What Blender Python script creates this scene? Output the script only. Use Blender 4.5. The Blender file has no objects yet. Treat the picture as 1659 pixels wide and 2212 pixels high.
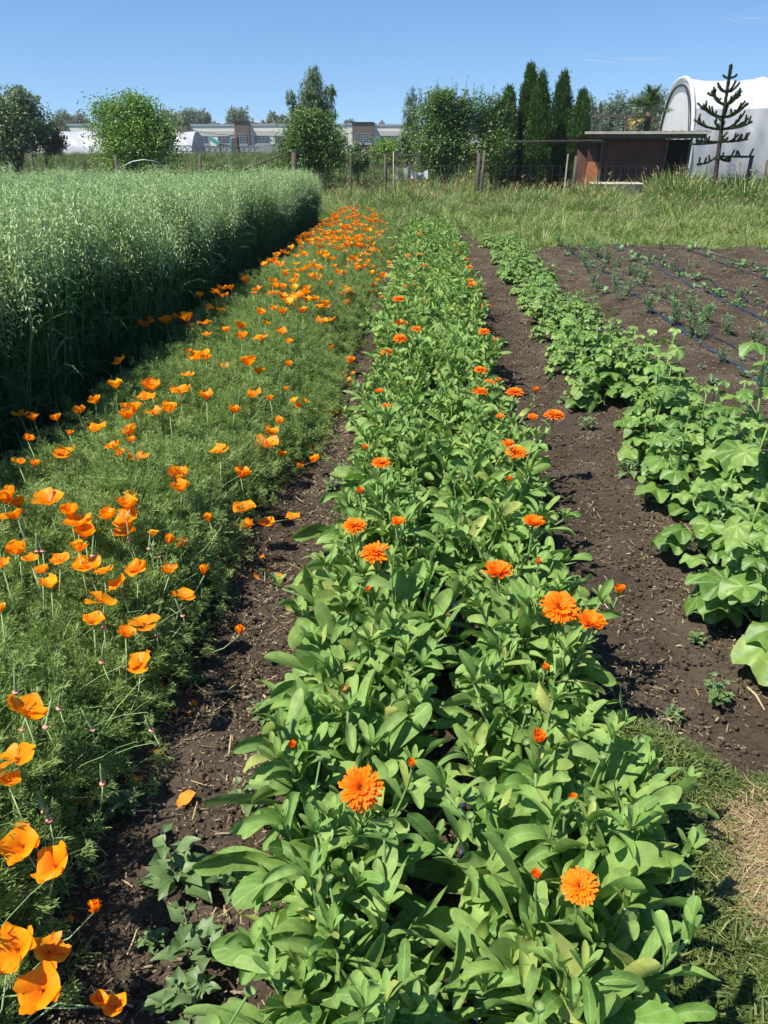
import bpy, math, random
import numpy as np
from mathutils import Vector, Matrix, Euler
R = math.radians
rng = np.random.default_rng(7)
random.seed(7)
S = bpy.context.scene
COL = S.collection
PI = math.pi
# ------------------------------------------------------------------ camera
CAM_H, PITCH, YAW, FPX = 1.6, R(25.3), R(2.82), 1659.0
cd = bpy.data.cameras.new('camera'); cam = bpy.data.objects.new('camera', cd); COL.objects.link(cam)
cam.location = (0, 0, CAM_H); cam.rotation_euler = (PI/2 - PITCH, 0, YAW)
cd.sensor_fit = 'VERTICAL'; cd.sensor_height = 36; cd.lens = 36*FPX/2212
cd.clip_start = 0.05; cd.clip_end = 6000
S.camera = cam
_CR = np.array(Euler(cam.rotation_euler).to_matrix())
def ray(px, py):
    d = _CR @ np.array([(px-829.5)/FPX, (1106-py)/FPX, -1.0]); return d
def at_z(px, py, z=0.0):          # point seen at a photo position, on the level z
    d = ray(px, py); k = (z-CAM_H)/d[2]; return np.array([d[0]*k, d[1]*k, z])
def at_Y(px, py, Y):              # ... at the distance Y
    d = ray(px, py); k = Y/d[1]; return d[0]*k, CAM_H+d[2]*k
# ------------------------------------------------------------------ mesh helpers
class MB:
    def __init__(s): s.v = []; s.q = []; s.t = []; s.qm = []; s.tm = []; s.a = []; s.n = 0
    def add(s, V, Q=None, T=None, A=None, m=0):
        V = np.asarray(V, float).reshape(-1, 3)
        if A is None: A = np.zeros((len(V), 3))
        A = np.asarray(A, float)
        if A.ndim == 1: A = np.tile(A, (len(V), 1))
        if Q is not None and len(Q): s.q.append(np.asarray(Q)+s.n); s.qm.append(np.full(len(Q), m))
        if T is not None and len(T): s.t.append(np.asarray(T)+s.n); s.tm.append(np.full(len(T), m))
        s.v.append(V); s.a.append(A); s.n += len(V); return s
    def mesh(s, name, mats, smooth=True):
        V = np.concatenate(s.v); A = np.concatenate(s.a)
        Q = np.concatenate(s.q) if s.q else np.zeros((0, 4), int)
        T = np.concatenate(s.t) if s.t else np.zeros((0, 3), int)
        mi = np.concatenate(s.qm+s.tm)
        me = bpy.data.meshes.new(name)
        me.vertices.add(len(V)); me.vertices.foreach_set('co', V.astype(np.float32).ravel())
        me.loops.add(len(Q)*4+len(T)*3)
        me.loops.foreach_set('vertex_index', np.concatenate([Q.ravel(), T.ravel()]).astype(np.int32))
        me.polygons.add(len(Q)+len(T))
        me.polygons.foreach_set('loop_start', np.concatenate([np.arange(len(Q))*4, len(Q)*4+np.arange(len(T))*3]).astype(np.int32))
        if not isinstance(mats, (list, tuple)): mats = [mats]
        for m in mats: me.materials.append(m)
        me.polygons.foreach_set('material_index', mi.astype(np.int32))
        me.polygons.foreach_set('use_smooth', np.full(len(Q)+len(T), smooth))
        at = me.attributes.new('lf', 'FLOAT_VECTOR', 'POINT'); at.data.foreach_set('vector', A.astype(np.float32).ravel())
        me.update(calc_edges=True)
        return me
    def obj(s, name, mats, parent=None, smooth=True, loc=None):
        return link(name, s.mesh(name, mats, smooth), parent, loc)
def link(name, data, parent=None, loc=None, rot=None, scale=None):
    o = bpy.data.objects.new(name, data); COL.objects.link(o)
    if parent is not None: o.parent = parent
    if loc is not None: o.location = loc
    if rot is not None: o.rotation_euler = rot
    if scale is not None: o.scale = scale if hasattr(scale, '__len__') else (scale,)*3
    return o
def tag(o, label=None, cat=None, group=None, kind=None):
    if label: o['label'] = label
    if cat: o['category'] = cat
    if group: o['group'] = group
    if kind: o['kind'] = kind
    return o
def thing(name, label, cat, loc=(0, 0, 0), group=None, rotz=0):
    o = bpy.data.objects.new(name, None); COL.objects.link(o); o.location = loc; o.rotation_euler = (0, 0, rotz)
    o.empty_display_size = .1
    return tag(o, label, cat, group)
def box(mb, x0, x1, y0, y1, z0, z1, m=0, A=None):
    V = [(x, y, z) for x in (x0, x1) for y in (y0, y1) for z in (z0, z1)]
    Q = [(0, 1, 3, 2), (4, 6, 7, 5), (0, 4, 5, 1), (2, 3, 7, 6), (0, 2, 6, 4), (1, 5, 7, 3)]
    V = np.array(V, float)
    mb.add(np.concatenate([V[list(q)] for q in Q]), np.arange(24).reshape(6, 4), A=A, m=m)
def bar(mb, p, q, w, h=None, m=0, up=(0, 0, 1)):
    h = h or w; p = np.array(p, float); q = np.array(q, float); d = q-p; L = np.linalg.norm(d); d /= L
    u = np.array(up, float)
    if abs(d @ u) > .98: u = np.array([1., 0, 0])
    s = np.cross(d, u); s /= np.linalg.norm(s); u = np.cross(s, d)
    V = np.array([p+a*s*w/2+b*u*h/2 for a, b in ((-1, -1), (1, -1), (1, 1), (-1, 1))]+[q+a*s*w/2+b*u*h/2 for a, b in ((-1, -1), (1, -1), (1, 1), (-1, 1))])
    Q = [(0, 3, 2, 1), (4, 5, 6, 7), (0, 1, 5, 4), (1, 2, 6, 5), (2, 3, 7, 6), (3, 0, 4, 7)]
    mb.add(np.concatenate([V[list(a)] for a in Q]), np.arange(24).reshape(6, 4), m=m)
def tube(mb, P, r, n=6, m=0, A=None, cap=True):
    P = np.asarray(P, float); k = len(P); r = np.full(k, r) if np.isscalar(r) else np.asarray(r, float)
    d = np.gradient(P, axis=0); d /= np.linalg.norm(d, axis=1)[:, None]+1e-9
    ref = np.array([0.13, 0.31, .94]) if abs(d[0][2]) < .9 else np.array([1, .1, 0.])
    s = np.cross(d, ref); s /= np.linalg.norm(s, axis=1)[:, None]+1e-9; u = np.cross(s, d)
    a = np.arange(n)/n*2*PI
    V = P[:, None, :]+r[:, None, None]*(np.cos(a)[None, :, None]*s[:, None, :]+np.sin(a)[None, :, None]*u[:, None, :])
    i = np.arange(k-1)[:, None]*n; j = np.arange(n)[None, :]; j2 = (j+1) % n
    Q = np.stack([i+j, i+j2, i+n+j2, i+n+j], -1).reshape(-1, 4)
    T = [(k*n-n, k*n-n+x, k*n-n+x+1) for x in range(1, n-1)] if cap else None
    mb.add(V.reshape(-1, 3), Q, T, A, m)
def leaves(mb, base, az, elev, bend, L, W, t, w, ncol=3, fold=.25, wave=0., roll=0., twist=0., rnd=None, m=0, wf=7., bp=1.4, cup=0.):
    """many ribbons at once; t, w: stations along the leaf and half width factors"""
    base = np.atleast_2d(base); N = len(base); t = np.asarray(t, float); w = np.asarray(w, float); k = len(t)
    f = lambda x: np.broadcast_to(np.asarray(x, float), (N,)).copy()
    az, elev, bend, L, W, fold, wave, roll, twist = map(f, (az, elev, bend, L, W, fold, wave, roll, twist))
    if rnd is None: rnd = rng.random(N)
    rnd = f(rnd)
    th = elev[:, None]-bend[:, None]*t[None, :]**bp
    dt = np.diff(t); thm = (th[:, 1:]+th[:, :-1])/2
    hx = np.concatenate([np.zeros((N, 1)), np.cumsum(np.cos(thm)*dt, 1)], 1)*L[:, None]
    hz = np.concatenate([np.zeros((N, 1)), np.cumsum(np.sin(thm)*dt, 1)], 1)*L[:, None]
    ca, sa = np.cos(az)[:, None], np.sin(az)[:, None]
    C = np.stack([hx*ca, hx*sa, hz], -1)+base[:, None, :]
    tan = np.stack([np.cos(th)*ca, np.cos(th)*sa, np.sin(th)], -1)
    s0 = np.stack([-sa+0*th, ca+0*th, 0*th], -1); n0 = np.cross(tan, s0)
    ro = roll[:, None]+twist[:, None]*t[None, :]
    s = np.cos(ro)[..., None]*s0+np.sin(ro)[..., None]*n0; n = -np.sin(ro)[..., None]*s0+np.cos(ro)[..., None]*n0
    u = np.linspace(-1, 1, ncol) if ncol > 1 else np.array([0.])
    hw = (W[:, None]*w[None, :])[:, :, None]
    ph = (rng.random(N)*6.28)[:, None, None]; ph2 = (rng.random(N)*6.28)[:, None, None]
    au = np.abs(u)[None, None, :]
    wav = wave[:, None, None]*(np.sin(t[None, :, None]*wf+ph)*(u[None, None, :] > 0)+np.sin(t[None, :, None]*wf*1.13+ph2)*(u[None, None, :] <= 0))*au**2
    off = hw*(fold[:, None, None]*(au if cup == 0 else au**2)+wav)
    V = C[:, :, None, :]+s[:, :, None, :]*(hw*u[None, None, :])[..., None]+n[:, :, None, :]*off[..., None]
    i = (np.arange(N)*k*ncol)[:, None, None]; a = (np.arange(k-1)*ncol)[None, :, None]; b = np.arange(ncol-1)[None, None, :]
    q = i+a+b
    Q = np.stack([q, q+1, q+ncol+1, q+ncol], -1).reshape(-1, 4)
    A = np.stack(np.broadcast_arrays(rnd[:, None, None], t[None, :, None], np.abs(u)[None, None, :]), -1).reshape(-1, 3)
    mb.add(V.reshape(-1, 3), Q, A=A, m=m)
    return C[:, -1]
def roundleaf(mb, base, az, tilt, Rr, rnd, m=0, lobes=5, depth=.085, nr=5, na=46, droop=.3, crumple=.10):
    """lobed round leaves (mallow): blade centre edge at base, spreading along az"""
    base = np.atleast_2d(base); N = len(base)
    f = lambda x: np.broadcast_to(np.asarray(x, float), (N,)).copy()
    az, tilt, Rr, rnd, droop = map(f, (az, tilt, Rr, rnd, droop))
    phi = np.linspace(-PI*.93, PI*.93, na); r = np.linspace(0, 1, nr+1)[1:]
    edge = 1+depth*np.cos(phi*lobes*.98)+.04*np.abs(np.sin(phi*10))
    edge *= (1-.45*np.exp(-((np.abs(phi)-PI)/.45)**2))*(1+.1*np.cos(phi))
    rr = r[:, None]*(1+(edge[None, :]-1)*r[:, None]**1.2)
    x = rr*np.cos(phi)[None]; y = rr*np.sin(phi)[None]
    pleat = np.cos(phi*lobes*.98)[None]*crumple*rr
    ph = rng.random(N)*6.28
    z = (-droop[:, None, None]*(rr**2)[None]-pleat[None]+.07*np.sin(3*phi[None, None]+ph[:, None, None])*(rr**2)[None]+.03*np.sin(9*phi[None, None]+2*ph[:, None, None])*(rr**3)[None])
    P = np.stack([np.broadcast_to(x[None], z.shape), np.broadcast_to(y[None], z.shape), z], -1).reshape(N, -1, 3)
    P = np.concatenate([np.zeros((N, 1, 3)), P], 1)*Rr[:, None, None]
    ct, st = np.cos(tilt)[:, None], np.sin(tilt)[:, None]
    X = P[..., 0]*ct+P[..., 2]*st; Z = -P[..., 0]*st+P[..., 2]*ct; Y = P[..., 1]
    ca, sa = np.cos(az)[:, None], np.sin(az)[:, None]
    V = np.stack([X*ca-Y*sa, X*sa+Y*ca, Z], -1)+base[:, None, :]
    nv = 1+nr*na
    T = [(0, 1+j, 2+j) for j in range(na-1)]
    Q = [(1+i*na+j, 1+(i+1)*na+j, 2+(i+1)*na+j, 2+i*na+j) for i in range(nr-1) for j in range(na-1)]
    T = (np.array(T)[None]+(np.arange(N)*nv)[:, None, None]).reshape(-1, 3)
    Q = (np.array(Q)[None]+(np.arange(N)*nv)[:, None, None]).reshape(-1, 4)
    vein = 1-np.abs(np.cos(phi*lobes*.98))**.5
    vv = np.where(np.cos(phi*lobes*.98) > 0, vein, 1.)
    A1 = np.stack([np.broadcast_to(r[:, None], rr.shape), np.broadcast_to(vv[None], rr.shape)], -1).reshape(-1, 2)
    A1 = np.concatenate([[[0, 0]], A1])
    A = np.concatenate([np.broadcast_to(rnd[:, None, None], (N, nv, 1)), np.broadcast_to(A1[None], (N, nv, 2))], -1).reshape(-1, 3)
    mb.add(V.reshape(-1, 3), Q, T, A, m)
def vnoise(x, y, seed=0):
    x = np.asarray(x, float); y = np.asarray(y, float)
    g = np.random.default_rng(seed).random((256, 256))
    xi = np.floor(x).astype(int); yi = np.floor(y).astype(int); fx = x-xi; fy = y-yi
    fx = fx*fx*(3-2*fx); fy = fy*fy*(3-2*fy)
    a = g[xi % 256, yi % 256]; b = g[(xi+1) % 256, yi % 256]; c = g[xi % 256, (yi+1) % 256]; d = g[(xi+1) % 256, (yi+1) % 256]
    return (a*(1-fx)+b*fx)*(1-fy)+(c*(1-fx)+d*fx)*fy
def fbm(x, y, s, oct=4, seed=0):
    o = 0; am = 1; tot = 0
    for i in range(oct):
        o = o+am*vnoise(x/s*2**i+17*i, y/s*2**i+5*i, seed+i); tot += am; am *= .5
    return o/tot
# ------------------------------------------------------------------ materials
def srgb(r, g, b):
    f = lambda c: (c/255/12.92) if c/255 <= .04045 else ((c/255+.055)/1.055)**2.4
    return (f(r), f(g), f(b), 1)
def newmat(name):
    m = bpy.data.materials.new(name); m.use_nodes = True; nt = m.node_tree; nt.nodes.clear()
    out = nt.nodes.new('ShaderNodeOutputMaterial')
    return m, nt, out
def N(nt, t, **kw):
    n = nt.nodes.new(t)
    for k, v in kw.items():
        if k in n.inputs: n.inputs[k].default_value = v
        else: setattr(n, k, v)
    return n
def ramp(nt, fac, stops):
    r = nt.nodes.new('ShaderNodeValToRGB'); e = r.color_ramp.elements
    while len(e) < len(stops): e.new(.5)
    for i, (p, c) in enumerate(stops): e[i].position = p; e[i].color = c if len(c) == 4 else (*c, 1)
    nt.links.new(fac, r.inputs[0]); return r.outputs[0]
def leafmat(name, cols, trans=.3, rough=.5, vein=None, veinw=.12, spec=.4, noise=0., nscale=60., tip=None, tcol=None, inst=0., bump=0., ribs=0.):
    """cols: list of colours spread over the per leaf random value"""
    m, nt, out = newmat(name); L = nt.links.new
    at = N(nt, 'ShaderNodeAttribute', attribute_name='lf'); sp = N(nt, 'ShaderNodeSeparateXYZ'); L(at.outputs['Vector'], sp.inputs[0])
    fac = sp.outputs[0]
    if inst:
        oi = N(nt, 'ShaderNodeObjectInfo'); mm = N(nt, 'ShaderNodeMath', operation='MULTIPLY_ADD'); L(oi.outputs['Random'], mm.inputs[0]); mm.inputs[1].default_value = inst
        m2 = N(nt, 'ShaderNodeMath', operation='MULTIPLY'); L(fac, m2.inputs[0]); m2.inputs[1].default_value = 1-inst; L(m2.outputs[0], mm.inputs[2]); fac = mm.outputs[0]
    col = ramp(nt, fac, [(i/(max(1, len(cols)-1)), c) for i, c in enumerate(cols)])
    if tip:
        r2 = ramp(nt, sp.outputs[1], [(tip, (0, 0, 0)), (1, (1, 1, 1))]); mx = N(nt, 'ShaderNodeMix', data_type='RGBA'); L(r2, mx.inputs[0]); L(col, mx.inputs[6]); mx.inputs[7].default_value = tcol; col = mx.outputs[2]
    if vein:
        r3 = ramp(nt, sp.outputs[2], [(0, (1, 1, 1)), (veinw, (0, 0, 0))]); mx = N(nt, 'ShaderNodeMix', data_type='RGBA'); L(r3, mx.inputs[0]); L(col, mx.inputs[6]); mx.inputs[7].default_value = vein; col = mx.outputs[2]
    if ribs:
        m1 = N(nt, 'ShaderNodeMath', operation='MULTIPLY_ADD'); L(sp.outputs[2], m1.inputs[0]); m1.inputs[1].default_value = -14.; tm = N(nt, 'ShaderNodeMath', operation='MULTIPLY'); L(sp.outputs[1], tm.inputs[0]); tm.inputs[1].default_value = 62.; L(tm.outputs[0], m1.inputs[2])
        sn = N(nt, 'ShaderNodeMath', operation='SINE'); L(m1.outputs[0], sn.inputs[0]); r4 = ramp(nt, sn.outputs[0], [(.72, (0, 0, 0)), (1, (ribs,)*3)]); mx = N(nt, 'ShaderNodeMix', data_type='RGBA'); L(r4, mx.inputs[0]); L(col, mx.inputs[6]); mx.inputs[7].default_value = vein; col = mx.outputs[2]
    nz = None
    if noise or bump:
        tc = N(nt, 'ShaderNodeTexCoord'); nz = N(nt, 'ShaderNodeTexNoise', Scale=nscale, Detail=3.); L(tc.outputs['Object'], nz.inputs['Vector'])
    if noise:
        h = N(nt, 'ShaderNodeHueSaturation'); mr = N(nt, 'ShaderNodeMapRange'); L(nz.outputs[0], mr.inputs[0]); mr.inputs[1].default_value = .3; mr.inputs[2].default_value = .7; mr.inputs[3].default_value = 1-noise; mr.inputs[4].default_value = 1+noise
        L(mr.outputs[0], h.inputs['Value']); L(col, h.inputs['Color']); col = h.outputs[0]
    b = N(nt, 'ShaderNodeBsdfPrincipled', Roughness=rough); b.inputs['Specular IOR Level'].default_value = spec; L(col, b.inputs['Base Color'])
    if bump:
        bp = N(nt, 'ShaderNodeBump', Strength=bump, Distance=.003); L(nz.outputs[0], bp.inputs['Height']); L(bp.outputs[0], b.inputs['Normal'])
    tr = N(nt, 'ShaderNodeBsdfTranslucent')
    g = N(nt, 'ShaderNodeHueSaturation', Saturation=1.1, Value=1.15); L(col, g.inputs['Color']); L(g.outputs[0], tr.inputs[0])
    mx = N(nt, 'ShaderNodeMixShader'); mx.inputs[0].default_value = trans; L(b.outputs[0], mx.inputs[1]); L(tr.outputs[0], mx.inputs[2]); L(mx.outputs[0], out.inputs[0])
    return m
def solid(name, c, rough=.7, spec=.3, noise=.2, nscale=8., c2=None, metallic=0., bump=0., stretch=(1, 1, 1), detail=5.):
    m, nt, out = newmat(name); L = nt.links.new
    tc = N(nt, 'ShaderNodeTexCoord'); mp = N(nt, 'ShaderNodeMapping'); mp.inputs['Scale'].default_value = stretch; L(tc.outputs['Object'], mp.inputs[0])
    nz = N(nt, 'ShaderNodeTexNoise', Scale=nscale, Detail=detail); L(mp.outputs[0], nz.inputs['Vector'])
    c2 = c2 or tuple(x*(1-noise) for x in c[:3]); hi = tuple(min(1, x*(1+noise)) for x in c[:3])
    col = ramp(nt, nz.outputs[0], [(.35, c2), (.65, hi)])
    b = N(nt, 'ShaderNodeBsdfPrincipled', Roughness=rough, Metallic=metallic); b.inputs['Specular IOR Level'].default_value = spec; L(col, b.inputs['Base Color'])
    if bump: bp = N(nt, 'ShaderNodeBump', Strength=bump, Distance=.02); L(nz.outputs[0], bp.inputs['Height']); L(bp.outputs[0], b.inputs['Normal'])
    L(b.outputs[0], out.inputs[0]); return m
# ------------------------------------------------------------------ scatter by instancing (only for what nobody could count)
def scatter(name, pts, rot, scl, variants, label, cat, mats=None):
    lib = bpy.data.collections.new(name+'_kinds')
    for me in variants:
        o = bpy.data.objects.new(me.name, me); lib.objects.link(o)
    pts = np.asarray(pts, float); n = len(pts)
    me = bpy.data.meshes.new(name); me.vertices.add(n); me.vertices.foreach_set('co', pts.astype(np.float32).ravel())
    scl = np.asarray(scl, float)
    if scl.ndim == 1: scl = np.repeat(scl[:, None], 3, 1)
    for nm, arr in (('rot', rot), ('scl', scl)):
        a = me.attributes.new(nm, 'FLOAT_VECTOR', 'POINT'); a.data.foreach_set('vector', np.asarray(arr, np.float32).ravel())
    a = me.attributes.new('idx', 'INT', 'POINT'); a.data.foreach_set('value', rng.integers(0, len(variants), n).astype(np.int32))
    ng = bpy.data.node_groups.new(name, 'GeometryNodeTree')
    ng.interface.new_socket('Geometry', in_out='INPUT', socket_type='NodeSocketGeometry'); ng.interface.new_socket('Geometry', in_out='OUTPUT', socket_type='NodeSocketGeometry')
    i = ng.nodes.new('NodeGroupInput'); o = ng.nodes.new('NodeGroupOutput'); L = ng.links.new
    ip = ng.nodes.new('GeometryNodeInstanceOnPoints'); ci = ng.nodes.new('GeometryNodeCollectionInfo')
    ci.inputs['Collection'].default_value = lib; ci.inputs['Separate Children'].default_value = True; ci.inputs['Reset Children'].default_value = True
    def na(nm, typ):
        x = ng.nodes.new('GeometryNodeInputNamedAttribute'); x.data_type = typ; x.inputs['Name'].default_value = nm; return x.outputs['Attribute']
    L(i.outputs[0], ip.inputs['Points']); L(ci.outputs[0], ip.inputs['Instance']); ip.inputs['Pick Instance'].default_value = True
    L(na('idx', 'INT'), ip.inputs['Instance Index'])
    er = ng.nodes.new('FunctionNodeEulerToRotation'); L(na('rot', 'FLOAT_VECTOR'), er.inputs[0]); L(er.outputs[0], ip.inputs['Rotation'])
    L(na('scl', 'FLOAT_VECTOR'), ip.inputs['Scale']); L(ip.outputs[0], o.inputs[0])
    ob = link(name, me); md = ob.modifiers.new('scatter', 'NODES'); md.node_group = ng
    return tag(ob, label, cat, kind='stuff')
ORD = 'first second third fourth fifth sixth seventh eighth ninth tenth eleventh twelfth thirteenth fourteenth fifteenth sixteenth seventeenth eighteenth nineteenth twentieth'.split()
def ordinal(n):
    if n < 20: return ORD[n]
    tens = {2: 'twenty', 3: 'thirty', 4: 'forty', 5: 'fifty', 6: 'sixty', 7: 'seventy', 8: 'eighty', 9: 'ninety'}
    k = n+1
    if k % 10 == 0: return {20: 'twentieth', 30: 'thirtieth', 40: 'fortieth', 50: 'fiftieth', 60: 'sixtieth', 70: 'seventieth', 80: 'eightieth', 90: 'ninetieth'}.get(k, 'hundredth')
    return tens[k//10]+'-'+ORD[k % 10-1] if k < 100 else str(k)+'th'
# ------------------------------------------------------------------ world and sun
SUN_AZ, SUN_EL = math.atan2(-.86, -.50), R(57)
w = bpy.data.worlds.new('World'); S.world = w; w.use_nodes = True; nt = w.node_tree
sky = nt.nodes.new('ShaderNodeTexSky'); sky.sky_type = 'NISHITA'; sky.sun_disc = False; sky.sun_elevation = SUN_EL; sky.sun_rotation = SUN_AZ
sky.air_density = 1.0; sky.dust_density = 0; sky.ozone_density = 6; sky.altitude = 0
tc = nt.nodes.new('ShaderNodeTexCoord'); mp = nt.nodes.new('ShaderNodeMapping'); mp.inputs['Location'].default_value = (0, 0, .09); mp.inputs['Scale'].default_value = (1, 1, 1)   # clear dry air: take the colours from a little higher up
nt.links.new(tc.outputs['Generated'], mp.inputs[0]); nt.links.new(mp.outputs[0], sky.inputs[0])
hs = nt.nodes.new('ShaderNodeHueSaturation'); hs.inputs['Saturation'].default_value = 1.08; nt.links.new(sky.outputs[0], hs.inputs['Color']); nt.links.new(hs.outputs[0], nt.nodes['Background'].inputs[0]); nt.nodes['Background'].inputs[1].default_value = .105
sl = bpy.data.lights.new('sun', 'SUN'); so = bpy.data.objects.new('sun', sl); COL.objects.link(so)
sl.energy = 5.0; sl.angle = R(.53); sl.color = (1, .94, .83)
sd = Vector((math.sin(SUN_AZ)*math.cos(SUN_EL), math.cos(SUN_AZ)*math.cos(SUN_EL), math.sin(SUN_EL)))
so.rotation_euler = sd.to_track_quat('Z', 'Y').to_euler(); so.location = (-10, 0, 20)
S.view_settings.view_transform = 'Standard'; S.view_settings.look = 'None'; S.view_settings.exposure = 0.6; S.view_settings.gamma = 1
S.cycles.use_denoising = True; S.cycles.max_bounces = 8; S.cycles.transparent_max_bounces = 12; S.cycles.diffuse_bounces = 3; S.cycles.glossy_bounces = 2; S.cycles.transmission_bounces = 4
# ================================================================== materials of the garden
M = {}
M['cal'] = leafmat('calendula_leaf', [(.12, .235, .04), (.18, .325, .065), (.155, .28, .07), (.23, .37, .085), (.27, .40, .12), (.21, .35, .075), (.27, .41, .10), (.23, .36, .10), (.19, .33, .065), (.42, .45, .12)], trans=.3, rough=.65, vein=(.30, .43, .16, 1), veinw=.12, spec=.3, noise=.2, nscale=48, bump=.55, ribs=.5)
M['calstem'] = leafmat('calendula_stem', [(.14, .24, .07), (.2, .3, .1)], trans=.0, rough=.6)
M['calpetal'] = leafmat('calendula_petal', [(1, .22, .004), (1, .29, .008), (1, .18, .003)], trans=.3, rough=.6, spec=.2)
M['caldisc'] = leafmat('calendula_disc', [(.75, .2, .01), (.5, .12, .01), (.9, .4, .03)], trans=.0, rough=.8)
M['bud'] = leafmat('bud_green', [(.15, .25, .07), (.22, .33, .11)], trans=.1, rough=.6)
M['pop'] = leafmat('poppy_petal', [(.95, .22, .002), (1, .30, .004), (.95, .19, .002)], trans=.42, rough=.45, spec=.25, tip=.25, tcol=(1, .42, .008, 1), noise=.12, nscale=130)
M['popy'] = leafmat('yellow_poppy_petal', [(1, .42, .008), (1, .5, .02)], trans=.38, rough=.5, spec=.25)
M['stamen'] = leafmat('stamen', [(.85, .3, .01), (.75, .2, .01)], trans=.1, rough=.8)
M['popleaf'] = leafmat('poppy_foliage', [(.16, .255, .075), (.23, .34, .10), (.32, .43, .14), (.44, .52, .20)], trans=.4, rough=.5, spec=.3, inst=.35)
M['popstem'] = leafmat('poppy_stem', [(.22, .34, .14), (.32, .42, .19)], trans=.0, rough=.6)
M['pink'] = solid('pink_collar', (.75, .28, .26), noise=.15)
M['mallow'] = leafmat('mallow_leaf', [(.085, .18, .03), (.135, .25, .045), (.185, .31, .06), (.28, .40, .10)], trans=.3, rough=.45, vein=(.24, .38, .14, 1), veinw=.22, noise=.2, nscale=45, bump=.3)
M['mstem'] = leafmat('mallow_stem', [(.16, .28, .07), (.22, .33, .1)], trans=0, rough=.6)
M['weed'] = leafmat('weed_leaf', [(.09, .16, .05), (.14, .22, .08), (.18, .27, .11)], trans=.22, rough=.5, vein=(.16, .27, .1, 1), noise=.15, nscale=60)
M['weedfar'] = leafmat('seedling_leaf', [(.07, .17, .05), (.15, .27, .1), (.2, .33, .14)], trans=.22, rough=.5, inst=.4)
M['oatleaf'] = leafmat('oat_leaf', [(.02, .075, .022), (.035, .11, .03), (.07, .17, .055), (.15, .28, .12)], trans=.25, rough=.4, spec=.35, inst=.3)  # palest tone stands in for sky-lit gloss on stalks and leaves
M['oathead'] = leafmat('oat_head', [(.22, .35, .12), (.32, .45, .19), (.44, .57, .29), (.58, .68, .42)], trans=.25, rough=.6, inst=.35)
M['meadow'] = leafmat('meadow_blade', [(.06, .11, .02), (.10, .16, .035), (.16, .21, .06)], trans=.2, inst=.4)
M['grass'] = leafmat('grass_blade', [(.07, .12, .025), (.14, .21, .05), (.22, .32, .08), (.32, .40, .13), (.50, .48, .24)], trans=.28, rough=.5, inst=.45)
M['drygrass'] = leafmat('dry_grass', [(.35, .25, .13), (.45, .34, .18), (.3, .2, .1)], trans=.25, rough=.8, inst=.3)
M['lawn'] = leafmat('lawn_blade', [(.05, .085, .018), (.09, .14, .03), (.15, .20, .05), (.26, .28, .10)], trans=.22, rough=.5, inst=.4)
M['straw'] = leafmat('straw', [(.42, .31, .17), (.55, .43, .25), (.33, .23, .12), (.62, .5, .32)], trans=.15, rough=.8, inst=.3)
M['mulch'] = leafmat('mulch_bit', [(.06, .045, .028), (.13, .095, .06), (.25, .19, .12), (.42, .34, .22)], trans=.0, rough=.9, inst=.2)
M['clod'] = solid('clod', (.08, .06, .042), rough=.95, spec=.1, noise=.4, nscale=90)
M['driedpetal'] = leafmat('fallen_petal', [(.7, .2, .01), (.85, .32, .015), (.5, .12, .01)], trans=.2, rough=.7)
M['hose'] = solid('blue_drip_tape', (.025, .05, .095), rough=.35, spec=.6, noise=.3, nscale=3)
M['hoseblack'] = solid('black_drip_line', (.025, .03, .04), rough=.4, spec=.5, noise=.2)

def soilmat():
    m, nt, out = newmat('soil'); L = nt.links.new
    tc = N(nt, 'ShaderNodeTexCoord')
    n1 = N(nt, 'ShaderNodeTexNoise', Scale=2.2, Detail=6.); n2 = N(nt, 'ShaderNodeTexNoise', Scale=60., Detail=6., Roughness=.7); n3 = N(nt, 'ShaderNodeTexVoronoi', Scale=120.)
    for n in (n1, n2, n3): L(tc.outputs['Object'], n.inputs['Vector'])
    c1 = ramp(nt, n1.outputs[0], [(.3, (.055, .041, .029)), (.55, (.088, .067, .047)), (.75, (.135, .104, .075))])
    c2 = ramp(nt, n2.outputs[0], [(.32, (.35, .35, .35)), (.55, (1, 1, 1)), (.74, (1.0, .98, .95))])
    mx = N(nt, 'ShaderNodeMix', data_type='RGBA', blend_type='MULTIPLY'); mx.inputs[0].default_value = .8; L(c1, mx.inputs[6]); L(c2, mx.inputs[7])
    sp = ramp(nt, n3.outputs[0], [(.0, (1, 1, 1)), (.06, (0, 0, 0))])
    m2 = N(nt, 'ShaderNodeMix', data_type='RGBA'); mul = N(nt, 'ShaderNodeMath', operation='MULTIPLY'); mul.inputs[1].default_value = .35; L(sp, mul.inputs[0]); L(mul.outputs[0], m2.inputs[0]); L(mx.outputs[2], m2.inputs[6]); m2.inputs[7].default_value = (.22, .17, .12, 1)
    b = N(nt, 'ShaderNodeBsdfPrincipled', Roughness=.95); b.inputs['Specular IOR Level'].default_value = .15; L(m2.outputs[2], b.inputs['Base Color'])
    bp = N(nt, 'ShaderNodeBump', Strength=.9, Distance=.012); L(n2.outputs[0], bp.inputs['Height']); L(bp.outputs[0], b.inputs['Normal']); L(b.outputs[0], out.inputs[0]); return m
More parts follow.
